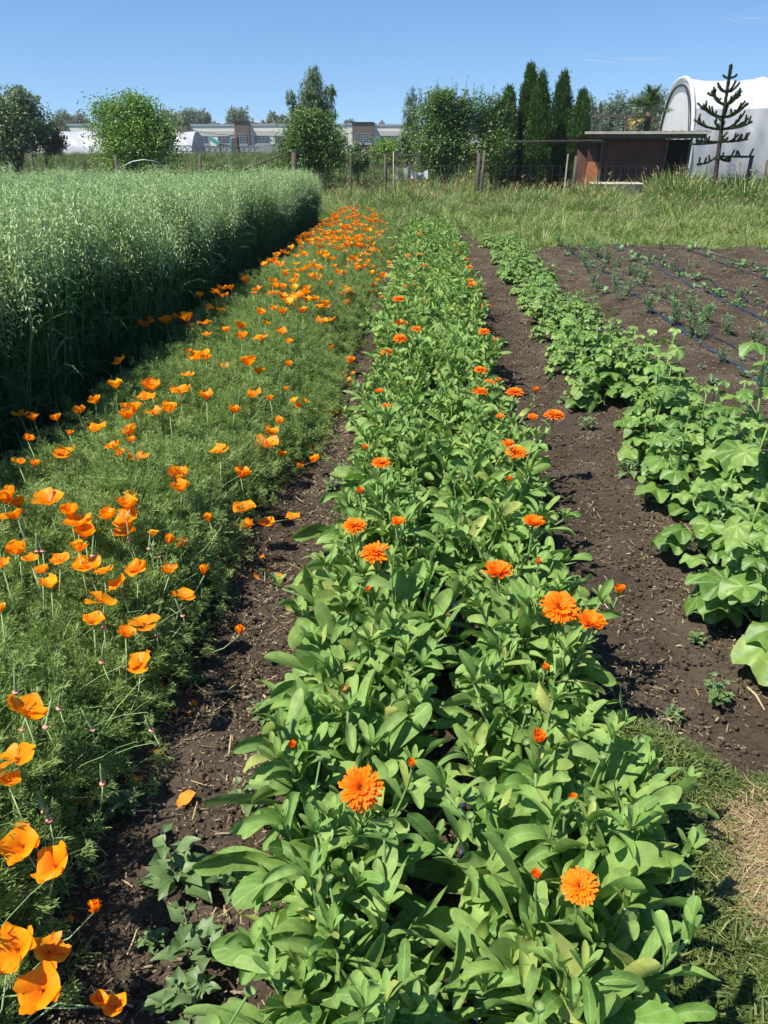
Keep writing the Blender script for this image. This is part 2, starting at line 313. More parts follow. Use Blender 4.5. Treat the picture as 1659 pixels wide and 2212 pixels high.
def fieldmat(name, cs, sc=.12):
    m, nt, out = newmat(name); L = nt.links.new
    tc = N(nt, 'ShaderNodeTexCoord'); n1 = N(nt, 'ShaderNodeTexNoise', Scale=sc, Detail=8.); n2 = N(nt, 'ShaderNodeTexNoise', Scale=sc*90, Detail=5.)
    L(tc.outputs['Object'], n1.inputs['Vector']); L(tc.outputs['Object'], n2.inputs['Vector'])
    ad = N(nt, 'ShaderNodeMix', data_type='FLOAT'); ad.inputs[0].default_value = .45; L(n1.outputs[0], ad.inputs[2]); L(n2.outputs[0], ad.inputs[3])
    c = ramp(nt, ad.outputs[0], [(.3+.12*i, x) for i, x in enumerate(cs)])
    b = N(nt, 'ShaderNodeBsdfPrincipled', Roughness=.9); b.inputs['Specular IOR Level'].default_value = .1; L(c, b.inputs['Base Color'])
    bp = N(nt, 'ShaderNodeBump', Strength=.6, Distance=.03); L(n2.outputs[0], bp.inputs['Height']); L(bp.outputs[0], b.inputs['Normal']); L(b.outputs[0], out.inputs[0]); return m
M['soil'] = soilmat()
M['field'] = fieldmat('field_grass', [(.03, .05, .014), (.05, .08, .022), (.075, .10, .035), (.10, .11, .05)])
M['lawnbase'] = fieldmat('lawn_base', [(.022, .035, .012), (.035, .055, .018), (.06, .08, .03), (.09, .085, .04)], sc=1.5)

# ================================================================== layout
PX0, PX1, PXC = -1.84, -.80, -1.26       # poppy bed
OATX = -2.06                              # edge of the oats
FARY = 14.6                               # where the soil ends on the right
def lawn_edge(x): return 1.80-.62*(x-.62)  # lawn begins nearer than this
def ground_h(x, y):
    h = (fbm(x, y, .5, 4, 3)-.5)*.075+(fbm(x, y, .09, 4, 11)-.5)*.03+(fbm(x, y, .03, 2, 21)-.5)*.014
    bed = lambda c, wd, a: a*np.exp(-((x-c)/wd)**4)
    h = h+bed(.12, .52, .05)+bed(-1.14, .58, .05)+bed(1.32, .36, .03)
    for c in (2.5, 3.5, 4.5, 5.6, 6.7): h = h+bed(c, .42, .05)
    return h
# ground to the horizon, rising gently beyond the fence on the left
def rise(x, y):
    a = np.clip((np.asarray(y, float)-28)/38, 0, 1); c = np.clip((9-np.asarray(x, float))/6, 0, 1); return 1.0*a*a*(3-2*a)*c
mb = MB(); gx = np.array([-850, -400, -150, -60, -40, -20, -10, 0, 3, 5, 7, 9, 12, 20, 40, 150, 400, 850.]); gy = np.array([-60, -10, 0, 5, 15, 28, 32, 36, 40, 45, 50, 55, 60, 66, 80, 150, 300, 550, 850.])
GX, GY = np.meshgrid(gx, gy); V = np.stack([GX, GY, GX*0-.06+rise(GX, GY)], -1).reshape(-1, 3)
idx = np.arange(len(gx)*len(gy)).reshape(len(gy), len(gx)); Q = np.stack([idx[:-1, :-1], idx[:-1, 1:], idx[1:, 1:], idx[1:, :-1]], -1).reshape(-1, 4)
mb.add(V, Q); tag(mb.obj('ground', M['field']), kind='structure')
# soil
ys = [.35]
while ys[-1] < 18.5: ys.append(ys[-1]+max(.013, ys[-1]*.0052))
ys = np.array(ys); xs = np.concatenate([np.linspace(-6, -2.2, 60, endpoint=False), np.linspace(-2.2, 2.4, 260, endpoint=False), np.linspace(2.4, 11, 260)])
GX, GY = np.meshgrid(xs, ys); Z = ground_h(GX, GY)
V = np.stack([GX, GY, Z], -1).reshape(-1, 3); idx = np.arange(GX.size).reshape(GX.shape)
Q = np.stack([idx[:-1, :-1], idx[:-1, 1:], idx[1:, 1:], idx[1:, :-1]], -1).reshape(-1, 4)
cx = V[Q][:, :, 0].mean(1); cy = V[Q][:, :, 1].mean(1)
keep = ((cx < 1.0) & (cy < 18)) | ((cx >= 1.0) & (cy < FARY+.25*np.sin(cx*2)))
keep &= ~((cx > .95) & (cy < lawn_edge(cx)-.5))
mb = MB(); mb.add(V, Q[keep]); tag(mb.obj('garden_soil', M['soil']), kind='structure')
# lawn base sheet
gx = np.linspace(.38, 3.2, 90); gy = np.linspace(-.6, 2.1, 90); GX, GY = np.meshgrid(gx, gy)
Z = ground_h(GX, GY)+.012+(fbm(GX, GY, .12, 3, 50)-.5)*.03
V = np.stack([GX, GY, Z], -1).reshape(-1, 3); idx = np.arange(GX.size).reshape(GX.shape)
Q = np.stack([idx[:-1, :-1], idx[:-1, 1:], idx[1:, 1:], idx[1:, :-1]], -1).reshape(-1, 4)
cx = V[Q][:, :, 0].mean(1); cy = V[Q][:, :, 1].mean(1)
mb = MB(); mb.add(V, Q[(cy < lawn_edge(cx)+(vnoise(cx*9, cy*9, 5)-.5)*.12) & (cx > .5+(vnoise(cy*8, cx*8, 6)-.5)*.12)]); tag(mb.obj('lawn', M['lawnbase']), kind='structure')

def Hz(x, y): return ground_h(np.atleast_1d(np.asarray(x, float)), np.atleast_1d(np.asarray(y, float)))
# ---- litter and clods
def bits(n, rad, mat, l0, l1, w, tilt=.25, arc=.5):
    mb = MB(); a = rng.random(n)*6.28; r = rad*np.sqrt(rng.random(n)); b = np.stack([r*np.cos(a), r*np.sin(a), .002+.008*rng.random(n)], -1)
    leaves(mb, b, rng.random(n)*6.28, rng.normal(0, tilt, n), rng.normal(0, arc, n), l0+(l1-l0)*rng.random(n)**2, w*(.5+rng.random(n)), [0, .5, 1], [.8, 1, .6], ncol=3, fold=-.6, roll=rng.normal(0, .5, n))
    return mb.mesh('litter_patch', mat)
def pts_in(n, x0, x1, y0, y1, pw=1.6):
    """points, denser near the camera"""
    u = rng.random(n)**pw; y = y0+(y1-y0)*u; x = x0+(x1-x0)*rng.random(n); return x, y
def lay(name, x, y, variants, label, cat, s0=.7, s1=1.3, dz=0., tilt=.0):
    z = Hz(x, y)+dz; n = len(x); rot = np.stack([rng.normal(0, tilt, n), rng.normal(0, tilt, n), rng.random(n)*6.28], -1)
    return scatter(name, np.stack([x, y, z], -1), rot, s0+(s1-s0)*rng.random(n), variants, label, cat)
strawv = [bits(14, .09, M['mulch'], .008, .05, .0016) for _ in range(4)]+[bits(4, .09, M['straw'], .01, .06, .0015) for _ in range(2)]+[bits(30, .08, M['mulch'], .004, .02, .002) for _ in range(3)]
x1, y1 = pts_in(1700, -.75, 1.15, .5, 15, 1.7); x2, y2 = pts_in(6500, 1.0, 9.5, 2.2, FARY, 1.15); x3, y3 = pts_in(500, -.85, -.1, .5, 5, 1.2)
X_, Y_ = np.concatenate([x1, x2, x3]), np.concatenate([y1, y2, y3]); k = (X_ < .62) | (Y_ > lawn_edge(X_)-.05); X_, Y_ = X_[k], Y_[k]
lay('straw_litter', X_, Y_, strawv, 'bits of straw and stalk littering the dark soil', 'litter', .7, 1.4, .001)
def clods(n, rad, s0, s1):
    mb = MB(); ph = np.linspace(0, 2*PI, 7)[:-1]
    for i in range(n):
        s = s0+(s1-s0)*rng.random()**3; c = rng.normal(0, rad*.6, 2); V = [(0, 0, s*.9)]
        for zz, rr in ((.55, .75), (.0, 1.), (-.5, .7)):
            V += [(rr*s*math.cos(p)*(.7+.6*rng.random()), rr*s*math.sin(p)*(.7+.6*rng.random()), s*zz*(.8+.4*rng.random())) for p in ph]
        V = np.array(V)+[c[0], c[1], s*.15]; T = [(0, 1+j, 1+(j+1) % 6) for j in range(6)]; Q = [(1+r*6+j, 7+r*6+j, 7+r*6+(j+1) % 6, 1+r*6+(j+1) % 6) for r in range(2) for j in range(6)]
        mb.add(V, Q, T)
    return mb.mesh('clod_patch', M['clod'], smooth=False)
cl = [clods(22, .08, .002, .010) for _ in range(5)]
x1, y1 = pts_in(2600, -.8, 1.2, .6, 10, 1.6); x2, y2 = pts_in(3600, 1.0, 9, 2.2, FARY, 1.25)
X_, Y_ = np.concatenate([x1, x2]), np.concatenate([y1, y2]); k = (X_ < .62) | (Y_ > lawn_edge(X_)); lay('soil_crumbs', X_[k], Y_[k], cl, 'crumbs of dark soil on the paths', 'soil', .6, 1.5, 0)

# ================================================================== calendula
TL = [0, .15, .28, .4, .5, .6, .7, .78, .85, .91, .955, .985, 1.0]; WL = [.30, .27, .36, .52, .68, .84, .96, 1.0, .96, .83, .62, .38, .08]
TS = [0, .15, .3, .45, .6, .72, .82, .9, .955, .985, 1.0]; WS = [.55, .60, .74, .90, 1., 1., .90, .70, .47, .27, .05]
def calendula_foliage(seed, nb=30, ns=8, big=1.):
    mb = MB(); r = np.random.default_rng(seed)
    a = r.random(nb)*6.28; b = np.stack([.03*np.cos(a), .03*np.sin(a), .01+.03*r.random(nb)], -1)
    leaves(mb, b, a, r.uniform(.5, 1.5, nb), r.uniform(.2, 2.3, nb), big*r.uniform(.14, .27, nb), big*r.uniform(.017, .029, nb), TL, WL, ncol=5, fold=r.uniform(-.3, .7, nb), wave=r.uniform(.1, .5, nb), roll=r.normal(0, .5, nb), twist=r.normal(0, 1.0, nb), rnd=r.random(nb)**1.2, cup=1)
    for i in range(ns):
        a0 = r.random()*6.28; lean = r.uniform(.05, .75); ln = big*r.uniform(.17, .31); P = [np.array([.03*math.cos(a0), .03*math.sin(a0), 0.])]
        for j in range(6):
            th = lean*(1+.12*j) if i % 2 else lean*(1-.05*j)
            P.append(P[-1]+ln/6*np.array([math.sin(th)*math.cos(a0), math.sin(th)*math.sin(a0), math.cos(th)]))
        P = np.array(P); tube(mb, P, np.linspace(.0045, .0028, 7), 5, m=1, A=[.4, 0, 1])
        nl = 9; tt = np.linspace(.15, .98, nl)*6; i0 = np.minimum(tt.astype(int), 5); bb = P[i0]+(P[i0+1]-P[i0])*(tt-i0)[:, None]
        az = a0+np.arange(nl)*2.4+r.normal(0, .3, nl)
        leaves(mb, bb, az, r.uniform(.5, 1.5, nl), r.uniform(.1, 2.3, nl), big*r.uniform(.11, .18, nl)*np.linspace(1.1, .6, nl), big*r.uniform(.0135, .0205, nl)*np.linspace(1.1, .65, nl), TS, WS, ncol=5, fold=r.uniform(-.2, .8, nl), wave=r.uniform(.1, .5, nl), roll=r.normal(0, .4, nl), twist=r.normal(0, 1.1, nl), rnd=r.random(nl), cup=1)
        leaves(mb, np.tile(P[-1], (5, 1)), np.arange(5)*1.25, r.uniform(.8, 1.4, 5), .3, .045, .006, TS, WS, ncol=3, fold=.5, rnd=r.random(5))
    return mb.mesh('foliage', [M['cal'], M['calstem']])
NEARV = [calendula_foliage(100+i, 40, 10) for i in range(8)]
FARV = [calendula_foliage(200+i, 26, 9, .98) for i in range(6)]
def ray_petals(mb, n, r0, L, W, el, z, m=0, bend=.2):
    a = np.arange(n)/n*6.283+rng.normal(0, .05, n)
    b = np.stack([r0*np.cos(a), r0*np.sin(a), np.full(n, z)], -1)
    leaves(mb, b, a, el+rng.normal(0, .09, n), bend+rng.normal(0, .12, n), L*rng.uniform(.88, 1.1, n), W, [0, .3, .7, .92, 1], [.6, .95, 1, .9, .45], ncol=3, fold=.25, rnd=rng.random(n), m=m, roll=rng.normal(0, .12, n))
def bloom_mesh(kind):
    mb = MB()
    if kind == 'open':
        ray_petals(mb, 30, .006, .034, .0034, .12, .0, bend=.25); ray_petals(mb, 26, .006, .029, .0032, .32, .002); ray_petals(mb, 20, .005, .022, .003, .6, .004); ray_petals(mb, 14, .004, .013, .0024, .95, .005)
    elif kind == 'cup':
        ray_petals(mb, 30, .006, .030, .0034, .55, .0, bend=-.1); ray_petals(mb, 24, .005, .026, .003, .75, .002, bend=0); ray_petals(mb, 18, .004, .020, .0028, 1.0, .003)
    else:
        ray_petals(mb, 22, .006, .016, .0026, 1.15, .0, bend=-.3); ray_petals(mb, 14, .004, .013, .0024, 1.3, .001, bend=-.3)
    return mb.mesh('petals', M['calpetal'])
def disc_mesh():
    mb = MB(); n = 60; i = np.arange(n); rr = .0085*np.sqrt(i/n); a = i*2.4; b = np.stack([rr*np.cos(a), rr*np.sin(a), .003+.002*(1-(rr/.0085)**2)], -1)
    leaves(mb, b, a, 1.3, .2, .006, .0011, [0, .6, 1], [.8, 1, .3], ncol=2, rnd=rng.random(n)); return mb.mesh('disc', M['caldisc'])
def calyx_mesh(s=1.):
    mb = MB(); n = 18; a = np.arange(n)/n*6.283; z0 = np.zeros(n)
    leaves(mb, np.stack([.002*np.cos(a), .002*np.sin(a), z0-.006*s], -1), a, .35, -1.2, .017*s, .0028*s, [0, .3, .7, 1], [.6, 1, .8, .1], ncol=3, rnd=rng.random(n)); return mb.mesh('calyx', M['bud'])
BL = {k: [bloom_mesh(k) for _ in range(3)] for k in ('open', 'cup', 'small')}
DISC = disc_mesh(); CALYX = calyx_mesh()
# ---- plants in two rows
CALP = []
for rowx, nm in ((-.11, 'left'), (.33, 'right')):
    y = .80 if nm == 'left' else .92; i = 0
    while y < 16.2:
        x = rowx+random.uniform(-.085, .085); near = y < 3.4
        if near: me = NEARV[(i*3+(0 if nm == 'left' else 4)) % 8]
        else: me = FARV[random.randrange(6)]
        t = thing('calendula_plant', f'leafy green calendula, {ordinal(i)} from the near end in the {nm} row', 'calendula plant', (x, y, float(Hz(x, y)[0])-.005), 'calendulas in the double row')
        sc = random.uniform(1.1, 1.3)*(1.0 if near else 1.0)
        rz = random.uniform(0, 6.28)
        link('foliage', me, t, rot=(random.gauss(0, .05), random.gauss(0, .05), rz), scale=(sc, sc, sc*random.uniform(.85, 1.15)))
        CALP.append((x, y, t, [])); i += 1; y += random.uniform(.175, .235)
CALF = [(780, 1703, 92, 'open', .75), (1253, 1915, 80, 'open', .35), (1208, 1313, 82, 'open', .45), (1276, 1350, 62, 'cup', .15), (812, 1195, 68, 'open', .12), (1075, 1241, 62, 'cup', .1), (765, 1137, 52, 'open', .1), (860, 1131, 32, 'cup', .1), (1152, 1133, 45, 'cup', .15), (823, 1001, 42, 'open', .1), (1115, 977, 46, 'open', .25), (1098, 962, 28, 'cup', .1), (1197, 898, 46, 'open', .05), (1112, 848, 40, 'open', .05), (1150, 904, 22, 'cup', .3), (1037, 846, 34, 'open', .05), (1057, 826, 26, 'open', .1), (1078, 824, 12, 'small', .1), (1038, 800, 30, 'open', .05), (744, 1492, 24, 'small', .4), (1163, 1597, 34, 'small', .3), (632, 1612, 20, 'small', .2), (890, 1652, 20, 'small', .1), (1337, 1278, 24, 'small', .1), (1178, 1445, 16, 'small', .1), (1237, 1728, 16, 'small', .1), (795, 1276, 14, 'small', .1), (1163, 1216, 14, 'small', .1), (1100, 1037, 13, 'small', .1), (1157, 845, 14, 'small', .1), (1080, 903, 20, 'cup', .1), (835, 880, 20, 'cup', .1), (819, 847, 18, 'cup', .1), (788, 970, 15, 'small', .1), (778, 1064, 18, 'small', .1), (838, 762, 32, 'open', .05), (866, 732, 34, 'open', .15), (898, 712, 28, 'open', .05), (866, 700, 38, 'open', .05), (862, 647, 30, 'open', .05), (911, 648, 18, 'open', .05), (878, 621, 22, 'open', .05), (892, 618, 22, 'open', .05), (1020, 616, 26, 'open', .05), (1016, 607, 18, 'open', .1), (1049, 660, 24, 'open', .05), (1046, 717, 26, 'open', .15), (1069, 738, 20, 'cup', .1), (880, 555, 20, 'open', .05), (905, 550, 18, 'open', .05), (912, 502, 12, 'open', .05), (905, 507, 10, 'open', .05), (1014, 578, 18, 'open', .05), (987, 530, 13, 'open', .05), (918, 573, 13, 'open', .05), (890, 587, 16, 'open', .05), (903, 530, 9, 'open', .05), (990, 545, 8, 'open', .05), (1010, 560, 9, 'open', .05), (1158, 1893, 15, 'small', .1)]
for n_, (px, py, wpx, kd, face) in enumerate(CALF):
    p = at_z(px, py, .43 if wpx > 30 and py > 1000 else .37)
    D = np.linalg.norm(p-[0, 0, CAM_H]); zc = -(_CR.T @ (p-np.array([0, 0, CAM_H])))[2]
    dia = wpx/FPX*zc; nat = {'open': .076, 'cup': .062, 'small': .026}[kd]; s = max(.55, min(1.6, dia/nat))
    best = min(CALP, key=lambda c: (c[0]-p[0])**2+(c[1]+.03-p[1])**2); t = best[2]; loc = p-np.array(t.location)
    f = thing('flower', None, None); f.parent = t
    if kd == 'small': f['label'] = 'orange bud just opening'
    th, a = face, -PI/2+.3*random.uniform(-1, 1); nrm = np.array([math.sin(th)*math.cos(a), math.sin(th)*math.sin(a), math.cos(th)])
    f.location = loc; f.rotation_euler = Vector(nrm).to_track_quat('Z', 'Y').to_euler()
    if kd == 'small': s = max(s, .8)
    f.scale = (s,)*3
    link('petals', BL[kd][n_ % 3], f, rot=(0, 0, random.uniform(0, 6)))
    if wpx > 17: link('disc', DISC, f, scale=1 if kd == 'open' else .8)
    link('calyx', CALYX, f, scale=1. if kd != 'small' else 1.15)
    mb = MB(); P0 = np.array([loc[0]*.35, loc[1]*.35, .06]); P3 = loc-nrm*.006*s; P2 = P3-nrm*.07-np.array([0, 0, .02])
    tt = np.linspace(0, 1, 8)[:, None]; P = (1-tt)**2*P0+2*(1-tt)*tt*P2+tt**2*P3; tube(mb, P, np.linspace(.0042, .003, 8)*min(1.2, s), 6, A=[.5, 0, 1])
    k = 4; leaves(mb, P[[2, 3, 4, 5]], rng.random(k)*6.28, 1.0, .6, .06, .009, TS, WS, ncol=3, fold=.3, m=1)
    mb.obj('stem', [M['calstem'], M['cal']], t)
# green buds low among the leaves
mb = MB(); n = 22; a = np.arange(n)/n*6.283
leaves(mb, np.stack([.002*np.cos(a), .002*np.sin(a), 0*a], -1), a, .2, -1.9, .016, .0030, [0, .3, .7, 1], [.6, 1, .8, .1], ncol=3)
tube(mb, [(0, 0, -.06), (0, 0, 0)], .0025, 5, m=1); BUDM = mb.mesh('bud', [M['bud'], M['calstem']])
for c in CALP:
    if c[1] < 5:
        for k in range(random.choice((1, 2, 3))):
            a = random.uniform(0, 6.28); r = random.uniform(.02, .2)
            link('bud', BUDM, c[2], loc=(r*math.cos(a), r*math.sin(a), random.uniform(.29, .36)), rot=(random.gauss(0, .25), random.gauss(0, .25), a))

# ================================================================== California poppies
def mound(x, y):
    x = np.asarray(x, float); u = np.abs((x-PXC)/.64); ul = np.abs((x-PXC)/.70)
    return np.where(x > PXC, np.clip(.39*(1-u**2.6), 0, 1), np.clip(.40*(1-ul**6), 0, 1))
def poppy_leafclump(seed, n=24, H=.16):
    r = np.random.default_rng(seed); mb = MB()
    a = r.random(n)*6.28; el = r.uniform(.5, 1.45, n); L = H*r.uniform(.7, 1.3, n)
    b = np.stack([.035*r.normal(size=n), .035*r.normal(size=n), 0*a], -1)
    end = leaves(mb, b, a, el, r.uniform(0, .8, n), L, .0010, [0, .5, 1], [1, .9, .7], ncol=2, rnd=r.random(n)*.6)
    for lev, (m1, sp, l1) in enumerate(((7, .9, .028), (9, 1.3, .022))):
        bb = np.repeat(end, m1, 0)-np.array([0, 0, .012*lev]); az = np.repeat(a, m1)+np.tile(np.linspace(-sp, sp, m1), n)+r.normal(0, .2, n*m1)
        el2 = np.repeat(el-.3, m1)+r.normal(0, .4, n*m1); rn = np.repeat(r.random(n), m1)
        e2 = leaves(mb, bb, az, el2, .3, l1*r.uniform(.7, 1.2, n*m1), .0008, [0, 1], [.9, .9], ncol=2, rnd=rn, roll=r.normal(0, 1, n*m1))
        m2 = 3; leaves(mb, np.repeat(e2, m2, 0), np.repeat(az, m2)+np.tile([-.75, 0, .75], n*m1), np.repeat(el2, m2)+r.normal(0, .3, n*m1*m2), .3, .013*r.uniform(.7, 1.3, n*m1*m2), .00125, [0, .6, 1], [.6, 1, .25], ncol=2, rnd=np.repeat(rn, m2), roll=r.normal(0, .8, n*m1*m2))
    return mb.mesh('poppy_leaves', M['popleaf'])
plv = [poppy_leafclump(300+i) for i in range(6)]
pts = []; n = 6000
y = .75+(17.4-.75)*rng.random(n)**1.35; x = rng.uniform(PX0-.02, PX1+.1, n)
hm = mound(x, y)*(1+.42*(fbm(x, y, .28, 3, 60)-.5)*2); lv = rng.random(n)**.6
zz = np.clip(hm*lv-.20, -.04, .4); x = x+rng.normal(0, .03, n)
k = x < PX1+.1-.22*np.clip((4.4-y)/1.2, 0, 1)-.02*np.clip((1.9-y)/.6, 0, 1)
zz = zz+Hz(x, y)
out_ = np.arctan2(0*x, x-PXC); tl = np.clip((x-PXC)/.6, -1, 1)
rot = np.stack([rng.normal(0, .25, n), tl*.7+rng.normal(0, .25, n), rng.random(n)*0], -1)
rot[:, 2] = rng.normal(0, .0, n)
scatter('poppy_foliage', np.stack([x, y, zz], -1)[k], rot[k], rng.uniform(.8, 1.25, n)[k], plv, 'feathery blue green foliage filling the poppy bed', 'poppy foliage')
# sprawling pale stems
mb = MB(); n = 3200; y = .8+15*rng.random(n)**1.4; x = rng.uniform(PX0, PX1-.05, n); z = mound(x, y)*.3+.02
leaves(mb, np.stack([x, y, z], -1), np.where(rng.random(n) < .6, rng.normal(0, .8, n), rng.random(n)*6.28), rng.uniform(.7, 1.4, n), rng.normal(.2, .5, n), rng.uniform(.18, .36, n), .0014, np.linspace(0, 1, 6), np.linspace(1, .6, 6), ncol=3, fold=.9)
tag(mb.obj('poppy_stalks', M['popstem']), 'thin pale green stalks tangled through the poppy foliage', 'poppy foliage', kind='stuff')
def petal_set(n, el, bend, L, W, cup, seed, mat, jit=.12, wave=.12):
    r = np.random.default_rng(seed); mb = MB(); a = np.arange(n)/n*6.283+r.normal(0, .1, n)
    t = [0, .2, .4, .6, .78, .9, .96, 1]; w = [.12, .40, .70, .93, 1, .84, .60, .25]
    leaves(mb, np.stack([.002*np.cos(a), .002*np.sin(a), .001*(np.arange(n) % 2)], -1), a, el+r.normal(0, jit, n), bend+r.normal(0, .1, n), L*r.uniform(.93, 1.07, n), W*r.uniform(.95, 1.05, n), t, w, ncol=7, fold=cup, wave=wave, roll=r.normal(0, .12, n), rnd=r.random(n), cup=1, wf=9)
    return mb.mesh('petals', mat)
PK = {}
for i in range(6):
    PK['cup', i] = petal_set(4, 1.25-.07*i, .25+.1*i, .040, .029+.001*i, .30+.05*i, 400+i, M['pop'], .16, .14)
    PK['wide', i] = petal_set(4, .80-.08*i, .35, .042, .035, .22+.04*i, 4100+i, M['pop'], .16, .16)
    PK['bowl', i] = petal_set(4, .75, .5, .041, .041, .30, 4300+i, M['pop'], .08, .10)
    PK['star', i] = petal_set(4, .35, .3, .046, .024, .3, 420+i, M['pop'], .25)
    PK['shut', i] = petal_set(4, 1.42, -.05, .040, .016, .75, 430+i, M['pop'], .04)
    PK['yellow', i] = petal_set(4, 1.0, .5, .042, .031, .4, 440+i, M['popy'])
mb = MB(); n = 26; a = rng.random(n)*6.28; leaves(mb, np.zeros((n, 3)), a, rng.uniform(.9, 1.4, n), .1, rng.uniform(.009, .014, n), .0011, [0, .5, 1], [.6, .7, 1], ncol=2)
STAM = mb.mesh('stamens', M['stamen'])
mb = MB(); tube(mb, [(0, 0, 0), (.03, .01, .35), (.015, 0, .7), (0, 0, 1)], [.0024, .0019, .0016, .0016], 5, A=[.5, 0, 1]); STEM1 = mb.mesh('stem', M['popstem'])
mb = MB(); tube(mb, [(0, 0, 0), (-.02, .02, .35), (-.02, 0, .7), (0, 0, 1)], [.0024, .0019, .0016, .0016], 5, A=[.8, 0, 1]); STEM2 = mb.mesh('stem', M['popstem'])
R6 = [(470, 235, 150, 's'), (240, 165, 90, 'y'), (440, 325, 95, 'w'), (410, 75, 130, 'w'), (490, 95, 80, 'w'), (650, 85, 75, 'c'), (800, 95, 80, 'c'), (960, 105, 40, 'x'), (560, 155, 90, 'w'), (860, 218, 100, 'w'), (680, 345, 150, 's'), (590, 400, 90, 'c'), (665, 525, 110, 'w'), (112, 755, 165, 'w'), (85, 975, 170, 's'), (35, 1080, 110, 'w'), (105, 1380, 165, 'W'), (265, 1470, 160, 'W'), (85, 1865, 190, 'W'), (230, 1885, 150, 'w'), (30, 1970, 130, 'w'), (200, 2055, 190, 'W'), (460, 2130, 90, 'c'), (540, 2140, 100, 'w'), (1128, 385, 40, 'x'), (5, 275, 50, 'c'), (285, 40, 80, 'w'), (145, 35, 60, 'w'), (200, 95, 60, 'w'), (440, 1690, 60, 'x')]
R3 = '110,755,75 182,778,60 310,780,65 427,745,75 518,687,70 625,608,80y 650,465,70 150,890,65 98,1010,70 190,1025,60 375,857,35 525,833,95 352,968,115 690,772,85 730,730,80 672,710,45 835,750,70 915,738,90 815,620,115 790,665,90 980,635,80 1115,664,75 1015,540,62 1080,445,110 1115,455,60 1020,412,35 1215,490,50 1345,485,85 1400,528,60 1265,738,65 1375,650,65 1458,668,45 1458,857,75 1438,925,100 1187,950,90 712,855,95 710,897,50 615,928,62 642,970,70 752,990,98 965,1100,110 980,1165,100 1300,1088,92 1323,1265,110 1440,1338,80 1345,1362,80 1133,1328,42x 265,1235,180s 378,1290,100 420,1345,130 460,1415,110 90,1310,100 20,1310,60 100,1245,90 55,1205,110 25,1230,60 700,1190,90s 690,1260,110 585,1315,100 690,1325,130 680,1400,110 828,1405,58y 905,1448,45x 975,1468,90 425,1490,100y 105,1500,125 165,1535,60 10,1560,60 795,270,75 900,257,75 948,230,45 1010,245,75 1108,260,70 1035,278,40 1120,320,48 1222,302,50 1292,285,70 1308,340,68 1410,343,78 1432,257,45 1403,208,60 1478,182,40 1195,187,50 1130,182,45 1080,113,45 1158,95,45 1200,112,70 1250,72,45 1200,70,60 1330,32,110 1392,75,55 1475,28,40 1490,65,30 1372,100,30 1474,98,35'
R4 = '40,255,70 27,385,65 300,315,65 370,300,60 85,457,65 372,497,55 497,587,75 82,605,60 65,768,38 30,1218,75 110,1635,90 485,243,38 180,247,70 255,165,50 290,215,60 350,215,55 125,855,60y 188,860,60y 143,903,75 20,985,60 265,1250,70 150,1290,60 20,1000,60'
FZ = '885,155 960,178 1028,155 925,215 1000,200 1040,190 1200,180 1245,192 1110,212 1150,222 1180,250 1225,240 1255,248 1300,262 1352,278 1440,335 840,250 800,270 735,290 760,300 855,292 885,320 995,282 1050,250 1070,290 1120,292 690,350 640,390 710,390 700,430 790,375 785,405 850,350 950,325 955,360 900,380 1010,330 1060,330 1040,270 1130,350 1180,325 1170,350 1240,370 1300,368 1345,345 1380,325 415,402 478,402 400,465 430,485 485,455 545,460 550,500 605,465 430,535 330,540 250,582 180,595 155,630 150,665 95,680 55,720 150,700 210,720 375,620 450,605 620,520 640,535 650,500 745,445 775,470 840,445 905,420 930,440 960,450 910,475 965,480 740,510 775,535 830,540 850,555 905,570 630,605 690,595 710,640 775,660 560,690 385,705 1060,410 1030,425 1070,440 1065,470 1030,495 1090,515 1165,420 1180,450 1220,415 1265,410 1300,432 1145,520 1210,500 1150,560 1200,565 1250,570 1280,540 1390,540 1105,590 1150,605 1055,625 985,655 1050,670 935,680 1265,640 1385,685 1395,740 1150,690 1115,740 1195,740 1030,715 1045,760 790,725 920,735 905,810 830,820 1270,770 1190,815 1300,830 1330,840 1240,885 1230,945 1050,965 1125,1000 1195,1020 1305,1060 910,1130 900,985 930,1005 970,1040 850,1050 740,930 635,765 600,760 640,850 570,860 510,755 400,775 450,780 265,780 265,830 370,850 350,900 125,885 160,960 235,970 370,975 495,980 470,1030 215,1072 130,1030 400,1060 340,1090 300,1135 350,1145 570,1095 485,1115 640,1145 700,1155'
PL = [(x*.4599, 1194.5+y*.4599, w*.4599, k) for x, y, w, k in R6]
def parse(s):
    for it in s.split():
        k = 'c'
        if it[-1].isalpha(): k = it[-1]; it = it[:-1]
        v = [float(q) for q in it.split(',')]; yield v[0], v[1], (v[2] if len(v) > 2 else None), k
PL += [(x*.4, 597.2+y*.4, w*.4, k) for x, y, w, k in parse(R3)]
PL += [(597.2+x*.32, 597.2+y*.32, w*.32, k) for x, y, w, k in parse(R4)]
PL += [(564+x*.2, 431.3+y*.2, None, k) for x, y, w, k in parse(FZ)]
recs = []
